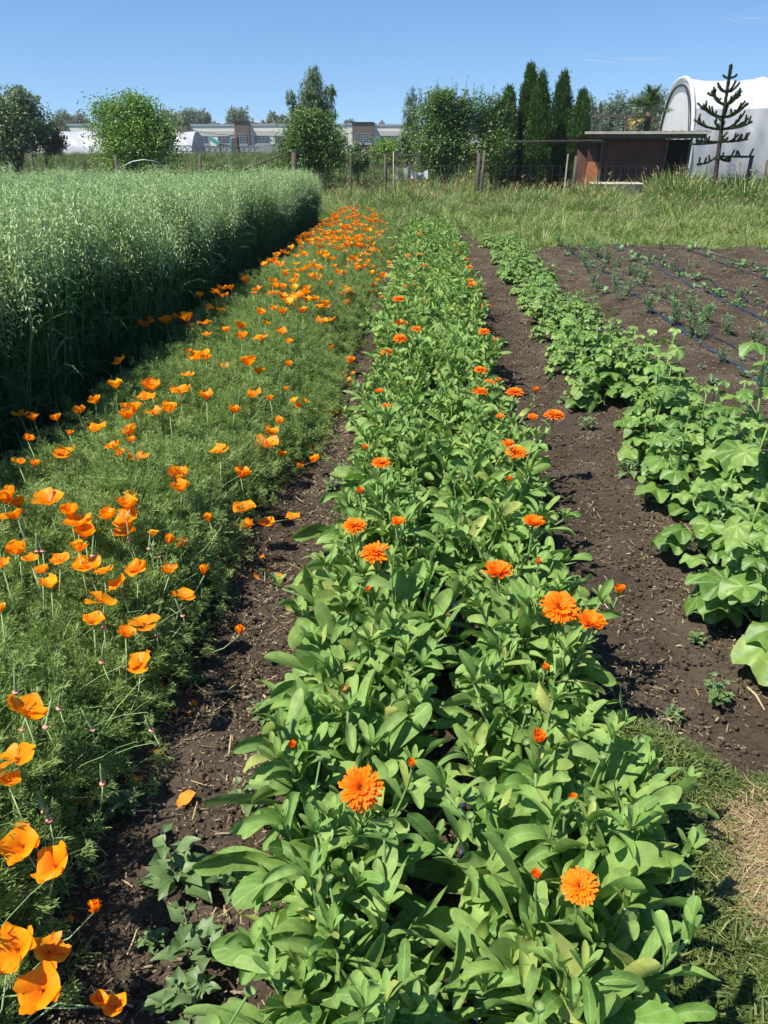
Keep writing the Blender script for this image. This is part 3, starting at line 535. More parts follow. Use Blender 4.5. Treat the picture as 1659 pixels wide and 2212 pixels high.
for i, (px, py, wpx, k) in enumerate(PL):
    d = ray(px, py); z = .78
    while z > .05:
        p = np.array([0, 0, CAM_H])+d*((z-CAM_H)/d[2])
        if z <= (mound(p[0], p[1]) if p[0] > PXC else .40)+(.12 if py > 1350 else .07)+.06*((i*37) % 10)/10 or p[0] < -1.90: break
        z -= .01
    zc = -(_CR.T @ (p-np.array([0, 0, CAM_H])))[2]; dia = (wpx/FPX*zc) if wpx else random.uniform(.07, .095)
    kk = {'c': random.choice(['cup', 'cup', 'wide']), 's': 'star', 'w': 'wide', 'W': 'wide', 'y': 'yellow', 'x': 'shut'}[k]
    if k == 'c' and wpx is None and random.random() < .12: kk = 'yellow'
    nat = {'cup': .064, 'wide': .078, 'star': .086, 'yellow': .066, 'shut': .03}[kk]
    recs.append([p, max(.55, min(1.55, dia/nat)), kk, k == 'W', zc])
recs.sort(key=lambda r: r[4]); FARREC = recs[298:]; recs = recs[:298]
# a few more blooms of the far crowd, one object with those past the first 300
third = lambda x: 'oat side' if x < -1.36 else ('middle' if x < -.92 else 'path side')
cnt = {}; look = {'cup': 'cup-shaped orange poppy', 'wide': 'wide open orange poppy', 'star': 'orange poppy with four spread petals', 'yellow': 'yellower poppy cup', 'shut': 'half closed orange poppy'}
for i, (p, s, kk, facing, zc) in enumerate(recs):
    sd_ = third(p[0]); c = cnt.get(sd_, 0); cnt[sd_] = c+1
    lab = f'{look[kk]} on {sd_} of bed, {ordinal(c)} from near end'
    if sd_ == 'middle': lab = f'{look[kk]} in middle of bed, {ordinal(c)} from near end'
    off = np.array([random.gauss(0, .03)-max(0, p[0]+.85)*.8, random.gauss(0, .03)]); bx, by = p[0]+off[0], p[1]+off[1]; bz = float(Hz(bx, by)[0])
    t = thing('poppy_flower', lab, 'poppy', (bx, by, bz), 'orange poppies blooming in the bed')
    loc = np.array([p[0]-bx, p[1]-by, p[2]-bz])
    a = random.uniform(0, 6.28); th = abs(random.gauss(.15, .18))
    if facing: a, th = -PI/2+random.uniform(-.5, .5), random.uniform(.45, .65)
    nrm = Vector((math.sin(th)*math.cos(a), math.sin(th)*math.sin(a), math.cos(th))); q = nrm.to_track_quat('Z', 'Y')
    eu = (q.to_matrix().to_4x4() @ Matrix.Rotation(random.uniform(0, 6.28), 4, 'Z')).to_euler()
    link('petals', PK['bowl' if facing else kk, i % (3 if facing else 6)], t, loc=loc, rot=eu, scale=s)
    if zc < 6 and kk != 'shut': link('stamens', STAM, t, loc=loc, rot=eu, scale=s)
    base = Vector((0, 0, .0)); dv = Vector(loc); L_ = dv.length
    link('stem', STEM1 if i % 2 else STEM2, t, rot=dv.to_track_quat('Z', 'Y').to_euler(), scale=(1, 1, L_))
mb = MB()
extra = [(r[0], r[1]) for r in FARREC]
for i in range(120):
    y = random.uniform(10.5, 17.3); x = random.uniform(PX0, PX1-.05); extra.append((np.array([x, y, float(mound(x, y))+random.uniform(.03, .12)]), random.uniform(.9, 1.3)))
for j, (p, s) in enumerate(extra):
    r = np.arange(4)*1.57+random.random(); leaves(mb, np.tile(p, (4, 1)), r, 1.1+.2*random.random(), .5, .04*s, .03*s, [0, .4, .8, 1], [.2, .75, 1, .55], ncol=4, fold=.4, cup=1)
tag(mb.obj('far_poppies', M['pop']), 'small orange blooms crowding the far end of the poppy bed', 'poppies', kind='stuff')
# seed pods with pink collars
mb = MB(); tube(mb, [(0, 0, 0), (0, 0, .02), (0, 0, .045), (0, 0, .07)], [.003, .004, .003, .0006], 6, A=[.3, 0, 1]); PODM = mb.mesh('pod', M['popstem'])
mb = MB(); tube(mb, [(0, 0, -.006), (0, 0, -.002), (0, 0, .001), (0, 0, .002)], [.002, .0065, .0085, .004], 10); COLM = mb.mesh('collar', M['pink'])
for j, (px, py) in enumerate([(328, 1577), (440/2, 1430+0), (200, 1577), (222, 1692), (97, 1752), (107, 1772), (34, 1495), (99, 1570), (128, 1530), (225, 1355), (56, 1165), (80, 1190), (345, 1202), (280, 1165), (395, 1330), (340, 1372), (50, 1575), (92, 1190), (200, 1200), (322, 1185)]):
    d = ray(px, py); z = .5
    while z > .05:
        p = np.array([0, 0, CAM_H])+d*((z-CAM_H)/d[2])
        if z <= mound(p[0], p[1])+.06: break
        z -= .01
    t = thing('poppy_seed_pod', f'thin poppy seed pod with a pink collar, {ordinal(j)} counting from the near end' if 0 else 'thin green poppy seed pod on a pink collar in the near poppy foliage', 'seed pod', (p[0], p[1], 0), 'poppy seed pods')
    link('stem', STEM1, t, scale=(1, 1, p[2]), rot=(0, 0, j)); link('collar', COLM, t, loc=(0, 0, p[2])); link('pod', PODM, t, loc=(0, 0, p[2]), rot=(random.gauss(0, .2), random.gauss(0, .2), 0))
# fallen petals
PET = [petal_set(1, .15+.2*i, .3, .04, .03, .2, 470+i, M['driedpetal'], 0, .3) for i in range(3)]
FP = [(392, 1738, 40, 'large golden petal lying alone on the shaded soil path'), (293, 1690, 22, 'golden petal standing on shaded soil beside the poppy foliage')]
for x, y in ((320, 1043), (255, 1048), (290, 960), (375, 968), (480, 965), (430, 925), (215, 1205), (185, 1290), (540, 460), (530, 490), (420, 700), (440, 720), (495, 670), (470, 740), (480, 780), (490, 655), (165, 1110), (575, 350), (575, 285), (320, 915)):
    FP.append((597.2+x*.32, 597.2+y*.32, 20, None))
for x, y in ((560, 160), (1215, 120), (1265, 90), (1300, 125), (1250, 40), (1320, 30), (760, 970), (520, 940), (430, 1020), (540, 905), (350, 1030), (740, 985), (785, 670), (860, 635), (930, 730), (815, 775), (870, 775), (1050, 160), (1020, 25), (355, 1775), (370, 1245), (440, 1235)):
    FP.append((x*.4599, 1194.5+y*.4599, 18, None))
for j, (px, py, wpx, lab) in enumerate(FP):
    p = at_z(px, py, .015); zc = -(_CR.T @ (p-np.array([0, 0, CAM_H])))[2]
    o = link('fallen_petal', PET[j % 3], None, loc=(p[0], p[1], float(Hz(p[0], p[1])[0])+.008), rot=(random.gauss(0, .3), random.gauss(0, .3), random.uniform(0, 6)), scale=max(.5, min(1.2, wpx/FPX*zc/.05)))
    tag(o, lab or 'small dried orange petal fallen on the dark soil path beside the poppies', 'petal', 'fallen poppy petals')

# ================================================================== mallow row
def mallow(seed, H, nl, lr):
    r = np.random.default_rng(seed); mb = MB(); st = MB(); ns = 2 if H < .4 else 3
    for s_ in range(ns):
        h = H*(1 if s_ == 0 else r.uniform(.55, .85)); a0 = r.random()*6.28; le = r.uniform(.0, .35) if s_ else .06; n = int(nl/ns)+3
        P = np.stack([np.sin(np.linspace(0, le, 7))*np.cos(a0)*h*np.linspace(0, 1, 7), np.sin(np.linspace(0, le, 7))*np.sin(a0)*h*np.linspace(0, 1, 7), np.linspace(0, h, 7)], -1)
        tube(st, P, np.linspace(.006, .0035, 7)*(H/.4)**.5, 6, A=[.5, 0, 1])
        tt = np.linspace(.08, .98, n)*6; i0 = np.minimum(tt.astype(int), 5); bb = P[i0]+(P[i0+1]-P[i0])*(tt-i0)[:, None]
        az = r.random()*6+np.arange(n)*2.4+r.normal(0, .3, n); pl = lr*r.uniform(1.0, 2.1, n)*np.linspace(1.2, .45, n)
        e = leaves(st, bb, az, r.uniform(.35, .95, n), .5, pl, .0022, [0, .5, 1], [1, .9, .8], ncol=3, fold=.9)
        roundleaf(mb, e, az, r.uniform(-.15, .75, n), lr*r.uniform(.65, 1.15, n)*np.linspace(1.1, .5, n), r.random(n), droop=r.uniform(-.1, .5, n), crumple=.16)
    return mb.mesh('leaves', M['mallow']), st.mesh('stems', M['mstem'])
MV = [mallow(500+i, h, n, lr) for i, (h, n, lr) in enumerate([(.36, 14, .07), (.42, 16, .075), (.28, 14, .06), (.50, 16, .08), (.28, 18, .05), (.24, 20, .046), (.20, 18, .045)])]
MT = mallow(520, .80, 18, .11); MT2 = mallow(521, .60, 18, .09)
i = 0; y = 1.95
def put_mallow(x, y, var, lab, sc=1., rz=None):
    t = thing('mallow_plant', lab, 'mallow plant', (x, y, float(Hz(x, y)[0])), 'mallow plants in the right hand row', random.uniform(0, 6.28) if rz is None else rz)
    link('stems', var[1], t, scale=sc); link('leaves', var[0], t, scale=sc)
while y < 14.8:
    for k in range(3):
        if random.random() < .14: continue
        c = 1.44-.005*y if y < 5 else 1.36; x = c+(-.2, 0.02, .22)[k]+random.uniform(-.08, .08); yy = y+random.uniform(-.08, .08)
        var = MV[random.choice((0, 1, 2, 3))] if y < 5.5 else MV[random.choice((0, 2, 4, 5))] if y < 7 else MV[random.choice((4, 5, 6))]
        put_mallow(x, yy, var, f'green lobed-leaf mallow, {ordinal(i)} from the near end along the {("path side", "middle", "far side")[k]} of its row', random.uniform(.9, 1.15))
    i += 1; y += random.uniform(.26, .34)
put_mallow(1.52, 3.35, MT, 'tallest mallow plant with very large pale leaves at the near right', 1, 1.0)
put_mallow(1.85, 3.0, MT2, 'tall big-leaved mallow just right of the tallest one', 1, 2.)
put_mallow(1.35, 4.3, MT2, 'tall mallow with drooping leaves behind the tallest one', .9, 4.)
put_mallow(1.75, 4.1, MT2, 'tall mallow leaning over the bare soil on its right', .8, 5.)

# ================================================================== drip lines in the right-hand soil
def hose(px, r, mat, lab, y0=2.6, y1=FARY, seed=0):
    ys_ = np.linspace(y0, y1, 90); xs_ = px+(vnoise(ys_*.5, ys_*0+seed*3.3, 70)-.5)*.12+(vnoise(ys_*4, ys_*0+seed, 71)-.5)*.03
    z = Hz(xs_, ys_)+r*.8; mb = MB(); tube(mb, np.stack([xs_, ys_, z], -1), r, 8); return tag(mb.obj('drip_line', mat), lab, 'drip line', 'drip lines along the right hand beds')
hose(2.47, .010, M['hose'], 'thick blue drip line running just right of the mallow row', seed=1)
hose(2.72, .008, M['hoseblack'], 'thin dark drip line next to the thick blue one', y0=3.4, seed=2)
hose(3.38, .011, M['hose'], 'dark blue drip line left of the pair on the middle soil bed', seed=3)
hose(3.66, .012, M['hoseblack'], 'black drip line right of the pair on the middle soil bed', seed=4)
hose(4.45, .011, M['hoseblack'], 'black drip line on the soil bed farther right, left of two', seed=5)
hose(4.75, .011, M['hoseblack'], 'black drip line on the soil bed farther right, right of two', seed=6)
hose(1.40, .014, M['hose'], 'blue drip line mostly hidden under the mallow leaves', y0=2.1, seed=7)
hose(.12, .007, M['hose'], 'dark blue drip line down the gap between the two calendula rows', y0=.5, seed=8)
# ---- seedlings and weeds
def seedling(seed, n, L, Wd, el=.7, feath=False):
    r = np.random.default_rng(seed); mb = MB()
    if not feath:
        leaves(mb, np.zeros((n, 3))+[0, 0, .005], np.arange(n)*2.4+r.normal(0, .3, n), el+r.normal(0, .25, n), r.uniform(.3, 1.0, n), L*r.uniform(.6, 1.2, n), Wd*r.uniform(.8, 1.1, n), TL, WL, ncol=5, fold=.2, wave=.25, rnd=r.random(n), cup=1)
    else:
        for s_ in range(5):
            a = r.random()*6.28; e = r.uniform(.8, 1.5); P = [np.array([math.cos(e)*math.cos(a), math.cos(e)*math.sin(a), math.sin(e)])*L*q for q in np.linspace(0, 1, 5)]; tube(mb, P, .002, 4, A=[.4, 0, 1])
            m_ = 18; b = P[0]+(P[-1]-P[0])*r.random((m_, 1)); leaves(mb, b, r.random(m_)*6.28, r.uniform(0, 1, m_), .5, L*.28, L*.035, TS, WS, ncol=3, fold=.2)
    return mb.mesh('weed_leaves', M['weedfar'] if seed < 650 else M['weed'])
SV = [seedling(600+i, 6, .11, .026) for i in range(3)]; FV = [seedling(610+i, 0, .17, 0, feath=True) for i in range(3)]; WV = []
for i in range(3):
    r = np.random.default_rng(660+i); mb = MB(); ns_ = 3
    for s_ in range(ns_):
        a0 = r.random()*6.28; h = r.uniform(.05, .11); P = np.array([[0, 0, 0], [.3*h*math.cos(a0), .3*h*math.sin(a0), .6*h], [.45*h*math.cos(a0), .45*h*math.sin(a0), h]]); tube(mb, P, [.002, .0018, .0012], 5, A=[.8, 0, 1])
        k = 7; f = np.linspace(.25, 1, k)[:, None]; bb = P[0]*(1-f)+P[2]*f
        leaves(mb, bb, r.random()*6+np.arange(k)*2.4, r.uniform(.3, 1.0, k), r.uniform(.4, 1.4, k), np.linspace(.075, .03, k)*r.uniform(.8, 1.2, k), np.linspace(.021, .008, k), [0, .28, .42, .52, .66, .8, 1], [.06, .07, .8, 1, .72, .42, .04], ncol=5, fold=.25, wave=.3, rnd=r.random(k), cup=1)
    WV.append(mb.mesh('weed_leaves', M['weed']))
for row, (sx, y0, vs, nm, st, kindname) in enumerate([(3.45, 4.6, SV, 'seedlings beside the middle drip lines', .33, 'broad-leaved green seedling'), (4.55, 5.5, SV, 'seedlings on the far right soil bed', .36, 'broad-leaved green seedling'), (2.85, 3.2, FV, 'feathery plants right of the blue drip line', .42, 'feathery green seedling'), (2.42, 4.6, FV, 'small weeds at the blue drip line', .6, 'small feathery weed'), (5.7, 7, SV, 'seedlings at the right edge bed', .4, 'broad-leaved green seedling')]):
    y = y0; i = 0
    while y < FARY-.2:
        x = sx+random.uniform(-.12, .12); sc = random.uniform(.55, 1.25)*(1 if vs is SV else 1.05)
        o = link('seedling', random.choice(vs), None, loc=(x, y, float(Hz(x, y)[0])), rot=(0, 0, random.uniform(0, 6.28)), scale=sc)
        tag(o, f'{kindname}, {ordinal(i)} from near end among {nm}', 'seedling', nm); i += 1; y += st*random.uniform(.5, 1.5)
WD = [(545, 690*0+1690+70, .9, 'spiky leaved weed at the left foot of the calendulas'), (400, 1905, 1.5, 'large dull green weed on the near soil path'), (425, 2085, 1.2, 'lower of two dull green weeds at the bottom of the path'), (500, 1925, 1.0, 'narrow leaved weed touching the nearest calendula leaves'), (400, 2190, 1.2, 'weed cut by the bottom edge of the picture'), (270, 1765, .8, 'small pale weed seedling on the shaded path'), (430, 1470, .5, 'tiny bright seedling alone on the dark path'), (330, 2030, .6, 'small weed at the foot of the poppies'), (1505, 1383, .55, 'small weed alone on the bare right-hand path'), (1548, 1512, .9, 'dark green weed on the near right-hand path'), (1460, 1543, .6, 'grassy weed beside the calendula leaves on the right'), (1390, 1092, .8, 'round leaved weed on the path beside the red scrap'), (1462, 1163, .35, 'lone small leaf weed in the middle of the right path'), (1355, 1025, 1.2, 'leafy weed leaning out from the mallow row'), (1270, 925, .9, 'weed at the right foot of the calendulas'), (575, 1350*0+1560, .5, 'weed in the shade left of the calendulas'), (720, 1055, .9, 'weed at the dark gap left of the calendulas'), (735, 1015, .7, 'weed farther along the left path'), (790, 1160*0+720, .5, 'weed far along the left path'), (1190, 815, .6, 'weed on the right path by the calendulas'), (1195, 735, .5, 'weed far along the right path'), (570, 1545, .7, 'pale seedling near the left calendula leaves'), (1215, 860, .7, 'tuft of weed by the right calendula edge')]
for j, (px, py, s, lab) in enumerate(WD):
    p = at_z(px, py, .03); o = link('weed', WV[j % 3], None, loc=(p[0], p[1], float(Hz(p[0], p[1])[0])), rot=(0, 0, j*1.3), scale=s); tag(o, lab, 'weed', 'weeds on the soil paths')
for j in range(190):
    y = 3.6+(FARY-3.8)*random.random()**.7; x = random.uniform(1.95, 2.3+.55*y)
    o = link('weed', random.choice(WV+FV+SV), None, loc=(x, y, float(Hz(x, y)[0])), rot=(0, 0, random.uniform(0, 6.28)), scale=random.uniform(.3, .95)); tag(o, 'small green weed on the soil between the drip lines of the right hand plot', 'weed', 'small weeds scattered over the right hand plot')
# red scrap on the right path
p = at_z(1418, 1080, .02); mb = MB(); g = np.linspace(-1, 1, 7); GX, GY = np.meshgrid(g, g); Z = .008*np.sin(GX*4+GY*2)+.006*np.cos(GY*7)+.012
idx = np.arange(49).reshape(7, 7); mb.add(np.stack([GX*.028*(1+.2*GY), GY*.016+.006*GX, Z], -1).reshape(-1, 3), np.stack([idx[:-1, :-1], idx[:-1, 1:], idx[1:, 1:], idx[1:, :-1]], -1).reshape(-1, 4))
tag(mb.obj('plastic_scrap', solid('red_plastic', (.75, .06, .05), noise=.2), loc=(p[0], p[1], float(Hz(p[0], p[1])[0]))), 'crumpled red plastic scrap on the bare soil path beside the mallows', 'scrap')
# sticks
for (a, b, lab, r) in (((440, 1500), (555, 1482), 'dry pale stick lying across the shaded left path', .005), ((1640, 1470), (1659, 1400), 'tan stalk standing on the soil at the right edge', .006), ((1195, 1545), (1170, 1640), 'dry stalk on the lawn edge beside the calendulas', .003), ((365, 1935), (300, 1925), 'short dry stalk on the near path', .004), ((1610, 1490), (1650, 1540), 'short pale stick on the near right path', .005)):
    p, q = at_z(*a, .015), at_z(*b, .02); mb = MB(); m_ = (p+q)/2+[0, 0, .01]; p[2] = float(Hz(p[0], p[1])[0])+.006; q[2] = float(Hz(q[0], q[1])[0])+.006; m_[2] = float(Hz(m_[0], m_[1])[0])+.012
    tube(mb, [p, m_, q], [r, r*.8, r*.5], 6, A=[.3, 0, 0]); tag(mb.obj('stick', M['straw']), lab, 'stick')
# ================================================================== oats
def oat_clump(seed, n=7, rad=.085, heads=True, nleaf=5):
    r = np.random.default_rng(seed); mb = MB(); a = r.random(n)*6.28; q = rad*np.sqrt(r.random(n)); b = np.stack([q*np.cos(a), q*np.sin(a), 0*a], -1)
    H = r.uniform(.84, 1.04, n); az = r.random(n)*6.28; el = PI/2-np.abs(r.normal(0, .06, n)); bend = np.abs(r.normal(.08, .08, n))
    top = leaves(mb, b, az, el, bend, H, .0036, np.linspace(0, 1, 5), np.linspace(1, .6, 5), ncol=3, fold=.9, rnd=.55+.45*r.random(n))
    k = nleaf; bb = np.repeat(b, k, 0); f = np.tile(np.linspace(.10, .72, k), n)*np.repeat(H, k); lx = np.repeat(top-b, k, 0)*(f/np.repeat(H, k))[:, None]
    m_ = n*k; leaves(mb, bb+lx, r.random(m_)*6.28, r.uniform(.9, 1.4, m_), r.uniform(.6, 2.6, m_), r.uniform(.18, .34, m_), r.uniform(.004, .0075, m_), [0, .25, .5, .75, 1], [.7, 1, .9, .6, .08], ncol=3, fold=.35, twist=r.normal(0, .8, m_), rnd=r.random(m_))
    if heads:
        k = 30; m_ = n*k; u = r.random(m_); tp = np.repeat(top, k, 0); hgt = .25*(1-u)-.01; rr = (.012+.05*u)*r.uniform(.5, 1.1, m_); aa = r.random(m_)*6.28
        P = tp+np.stack([rr*np.cos(aa), rr*np.sin(aa), hgt], -1)
        leaves(mb, P, aa, r.uniform(-1.5, .3, m_), .3, r.uniform(.020, .032, m_), .0044, [0, .35, 1], [.4, 1, .1], ncol=3, fold=.8, rnd=r.random(m_), m=1)
        k2 = 6; t2 = np.repeat(top, k2, 0)+np.stack([0*np.arange(n*k2), 0*np.arange(n*k2), np.tile(np.linspace(-.03, .16, k2), n)], -1); leaves(mb, t2, r.random(n*k2)*6.28, .9, .9, .06, .0007, [0, .5, 1], [1, 1, 1], ncol=2, m=1, rnd=.3)
        leaves(mb, top, az, PI/2, .1, .22, .0012, [0, .5, 1], [1, .8, .5], ncol=3, fold=.9, m=1, rnd=.2)
    return mb.mesh('oat_clump', [M['oatleaf'], M['oathead']])
ov = [oat_clump(700+i) for i in range(8)]
def oat_edge(y): return OATX-.024*np.clip(np.asarray(y)-4, 0, 20)+.06*np.sin(y*1.3)+.05*np.sin(y*3.7)
def far_edge(x): return 18.3+.25*(OATX-x)          # far side of the crop
n1 = 2400; y = 1.5+16.9*rng.random(n1); x = oat_edge(y)+rng.normal(0, .04, n1)-.7*rng.random(n1)**1.2
n2 = 7200; x2 = OATX-.75-15*rng.random(n2)**1.15; y2 = 2+22*rng.random(n2)
x2 = x2-.024*np.clip(y2-4, 0, 20); k = (y2 < far_edge(x2)) & (x2 > -.62*y2-2.2); x2, y2 = x2[k], y2[k]
X_, Y_ = np.concatenate([x, x2]), np.concatenate([y, y2]); n = len(X_)
hs = (1.05+.14*(fbm(X_, Y_, 1.5, 3, 80)-.5)*2-.012*np.clip(Y_-6, 0, 14))*np.where(rng.random(n) < .06, rng.uniform(1.06, 1.16, n), rng.uniform(.84, 1.06, n))
edge = np.clip((X_-(OATX-.15))/.2, 0, 1)
scatter('oat_field', np.stack([X_, Y_, 0*X_-.01], -1), np.stack([rng.normal(0, .04, n), rng.normal(0, .04, n)+.05*edge, rng.random(n)*6.28], -1), np.stack([np.full(n, 1.1), np.full(n, 1.1), hs], -1), ov, 'dense standing crop of green oats with pale drooping heads', 'oats')

# ================================================================== grass
def grass_clump(seed, n=46, H=.4, rad=.10, heads=0, mat='grass', W=.0032, spread=1.):
    r = np.random.default_rng(seed); mb = MB(); a = r.random(n)*6.28; q = rad*np.sqrt(r.random(n)); b = np.stack([q*np.cos(a), q*np.sin(a), 0*a], -1)
    leaves(mb, b, a+r.normal(0, .8, n), r.uniform(.8, 1.5, n), r.uniform(.3, 2.3, n)*spread, H*r.uniform(.5, 1.2, n), W*r.uniform(.7, 1.4, n), [0, .3, .6, .85, 1], [.8, 1, .85, .5, .08], ncol=3, fold=.3, twist=r.normal(0, .6, n), rnd=r.random(n))
    if heads:
        a = r.random(heads)*6.28; b = np.stack([rad*.5*np.cos(a), rad*.5*np.sin(a), 0*a], -1)
        e = leaves(mb, b, a, r.uniform(1.2, 1.5, heads), r.uniform(.1, .6, heads), H*r.uniform(1.0, 1.45, heads), .0014, [0, .5, 1], [1, .8, .6], ncol=3, fold=.8, m=1)
        leaves(mb, e, a, r.uniform(.6, 1.4, heads), .6, .09, .006, [0, .3, .7, 1], [.5, 1, .8, .1], ncol=3, fold=.8, m=1)
        leaves(mb, e, a+1.5, r.uniform(.6, 1.4, heads), .6, .09, .006, [0, .3, .7, 1], [.5, 1, .8, .1], ncol=3, fold=.8, m=1)
    return mb.mesh('grass_clump', [M[mat], M['drygrass']])
gs = [grass_clump(800+i, 40, (.30, .26, .36, .30, .22)[i], .15, 0, W=.0062, spread=(.8, 1.3, 1, 1.5, 1)[i]) for i in range(5)]+[grass_clump(806, 30, .3, .15, 2, W=.005)]
gt = [grass_clump(820+i, 46, .58, .2, 0, W=.0075, spread=(.7, 1.2, .5, 1.4)[i]) for i in range(4)]+[grass_clump(825, 30, .5, .15, 2, W=.006)]+[grass_clump(830+i, 50, .5, .18, 0, 'weed', W=.012) for i in range(2)]
gf = [grass_clump(840+i, 50, .5, .3, 1, 'meadow', W=.011) for i in range(4)]
FEN = 24.5                                         # distance of the fence
n = 9000; x = -4.5+24*rng.random(n); y = 14.2+12*rng.random(n)**1.1
k = ((x > -1.95) | (y > far_edge(x)+.1)) & ((y > 17.5) | (x > .55)) & (x < .66*y+2.2) & (y > FARY-.1+.25*np.sin(x*2)+(x < .9)*1.6)
x, y = x[k], y[k]; n = len(x); tall = np.clip((y-16.5)/7, 0, 1)
hs = (.30+1.15*fbm(x, y, .7, 3, 90))*(.75+.75*tall)
scatter('rough_grass', np.stack([x, y, 0*x-.06], -1), np.stack([rng.normal(0, .15, n), rng.normal(0, .15, n), rng.random(n)*6.28], -1), hs, gs, 'rough green grass filling the strip beyond the beds', 'grass')
# tall grass near the fence
n = 6400; x = -7+27*rng.random(n); y = FEN-6.5+8.0*rng.random(n)**.75
dens = fbm(x, y, .8, 3, 91); k = (dens+.12*(x > 7)+.05*(y > FEN-1.5) > .46) & ((x > -1.5) | (y > far_edge(x)+.2)) & (x < .66*y+2); x, y = x[k], y[k]; n = len(x)
hs = (.40+.95*fbm(x, y, .8, 3, 92))*(.6+.75*np.clip((y-19)/4, 0, 1))+.55*np.clip((x-6.2)/.8, 0, 1)*np.clip((y-21.5)/2, 0, 1); hs = np.where(x < -1.2, hs*.75, hs)
scatter('tall_grass', np.stack([x, y, 0*x-.06], -1), np.stack([rng.normal(0, .12, n), rng.normal(0, .12, n), rng.random(n)*6.28], -1), hs, gt, 'tall seeding grass along the wire fence', 'grass')
# meadow beyond the fence
n = 6500; y = FEN+1.5+55*rng.random(n)**1.4; x = (-.75+1.25*rng.random(n))*y; k = ~((x > 7) & (y > 29)); x, y = x[k], y[k]; n = len(x)
scatter('meadow', np.stack([x, y, rise(x, y)-.06], -1), np.stack([rng.normal(0, .1, n), rng.normal(0, .1, n), rng.random(n)*6.28], -1), .75+.5*fbm(x, y, 4, 2, 93), gf, 'dull green meadow grass beyond the fence', 'grass')
# ---- lawn in the near right corner
lv_ = [grass_clump(860+i, 60, .05, .05, 0, 'lawn', .0016, 1.5) for i in range(5)]
def cut(n, rad, mat, l0, l1, w):
    mb = MB(); a = rng.random(n)*6.28; r = rad*np.sqrt(rng.random(n)); b = np.stack([r*np.cos(a), r*np.sin(a), .004+.016*rng.random(n)], -1)
    leaves(mb, b, rng.random(n)*6.28, rng.normal(.1, .25, n), rng.normal(.1, .5, n), rng.uniform(l0, l1, n), w*(.6+.8*rng.random(n)), [0, .5, 1], [.8, 1, .3], ncol=3, fold=.3, roll=rng.normal(0, .8, n)); return mb.mesh('clippings', mat)
cv = [cut(70, .06, M['lawn'], .015, .05, .0017) for _ in range(5)]; hv = [cut(130, .06, M['straw'], .012, .05, .0007) for _ in range(4)]
n = 5200; x = .45+2.2*rng.random(n); y = .15+1.85*rng.random(n); k = (y < lawn_edge(x)+(vnoise(x*9, y*9, 5)-.5)*.16) & (x > .5+(vnoise(y*8, x*8, 6)-.5)*.12)
x, y = x[k], y[k]; n = len(x); z = Hz(x, y)+.012+(fbm(x, y, .12, 3, 50)-.5)*.03
h1, h2 = at_z(1650, 1850), at_z(1655, 1990)
hay = (((x-h1[0])/.11)**2+((y-h1[1])/.12)**2 < 1+.9*(vnoise(x*14, y*14, 8)-.5)) | (((x-h2[0])/.07)**2+((y-h2[1])/.10)**2 < 1+.9*(vnoise(x*14, y*14, 8)-.5))
rt = np.stack([rng.normal(0, .15, n), rng.normal(0, .15, n), rng.random(n)*6.28], -1)
g = ~hay & (rng.random(n) < .45); c = ~hay & ~g; P = np.stack([x, y, z], -1)
scatter('lawn_grass', P[g], rt[g], rng.uniform(.6, 1.1, g.sum()), lv_, 'short dark green lawn grass at the near right corner', 'grass')
scatter('grass_clippings', P[c], rt[c], rng.uniform(.7, 1.2, c.sum()), cv, 'mown clippings lying over the near right lawn', 'grass')
hh = hay & (rng.random(n) < .8)
scatter('dry_clippings', P[hh]+[0, 0, .006], rt[hh], rng.uniform(.7, 1.2, hh.sum()), hv, 'patch of dry straw coloured clippings on the lawn', 'straw')
# ================================================================== background materials
M['bark'] = solid('bark', (.12, .09, .07), rough=.95, noise=.35, nscale=20, stretch=(1, 1, .2), bump=.5)
M['post'] = solid('weathered_wood', (.10, .085, .07), rough=.95, noise=.35, nscale=30, stretch=(1, 1, .1), bump=.4)
M['wire'] = solid('wire', (.10, .10, .10), rough=.5, noise=.2)
M['metal'] = solid('roof_metal', (.35, .36, .37), rough=.4, metallic=.6, noise=.12, nscale=3)
M['shed'] = solid('brown_board', (.10, .042, .03), rough=.8, noise=.22, nscale=2.5, stretch=(1, 1, .6))
M['orange'] = solid('sunlit_board', (.40, .15, .06), rough=.85, noise=.25, nscale=9)  # sunlight on the shed's left panel, put into its colour
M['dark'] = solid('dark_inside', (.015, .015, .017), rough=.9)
M['trough'] = solid('off_white_tub', (.5, .44, .36), rough=.8, noise=.15, nscale=5)
M['cream'] = solid('cream_wall', (.72, .69, .60), rough=.85, noise=.05, nscale=.3)
M['creamshade'] = solid('shaded_cream', (.50, .475, .42), rough=.85, noise=.05)  # wall cream darkened to carry the shade above the windows
M['brown'] = solid('brown_block', (.13, .095, .078), rough=.9, noise=.12, nscale=3)
M['redbrick'] = solid('red_brick', (.22, .07, .045), rough=.9, noise=.15, nscale=4)
M['winframe'] = solid('window_frame', (.33, .34, .36), rough=.5, noise=.05)
M['glass'] = solid('window_glass', (.018, .024, .036), rough=.12, spec=.8, noise=.2, nscale=.5)
M['teal'] = solid('teal_paint', (.08, .32, .30), rough=.6, noise=.15)
M['needle'] = leafmat('needles', [(.03, .06, .018), (.05, .095, .028), (.08, .13, .04)], trans=.15, rough=.6)
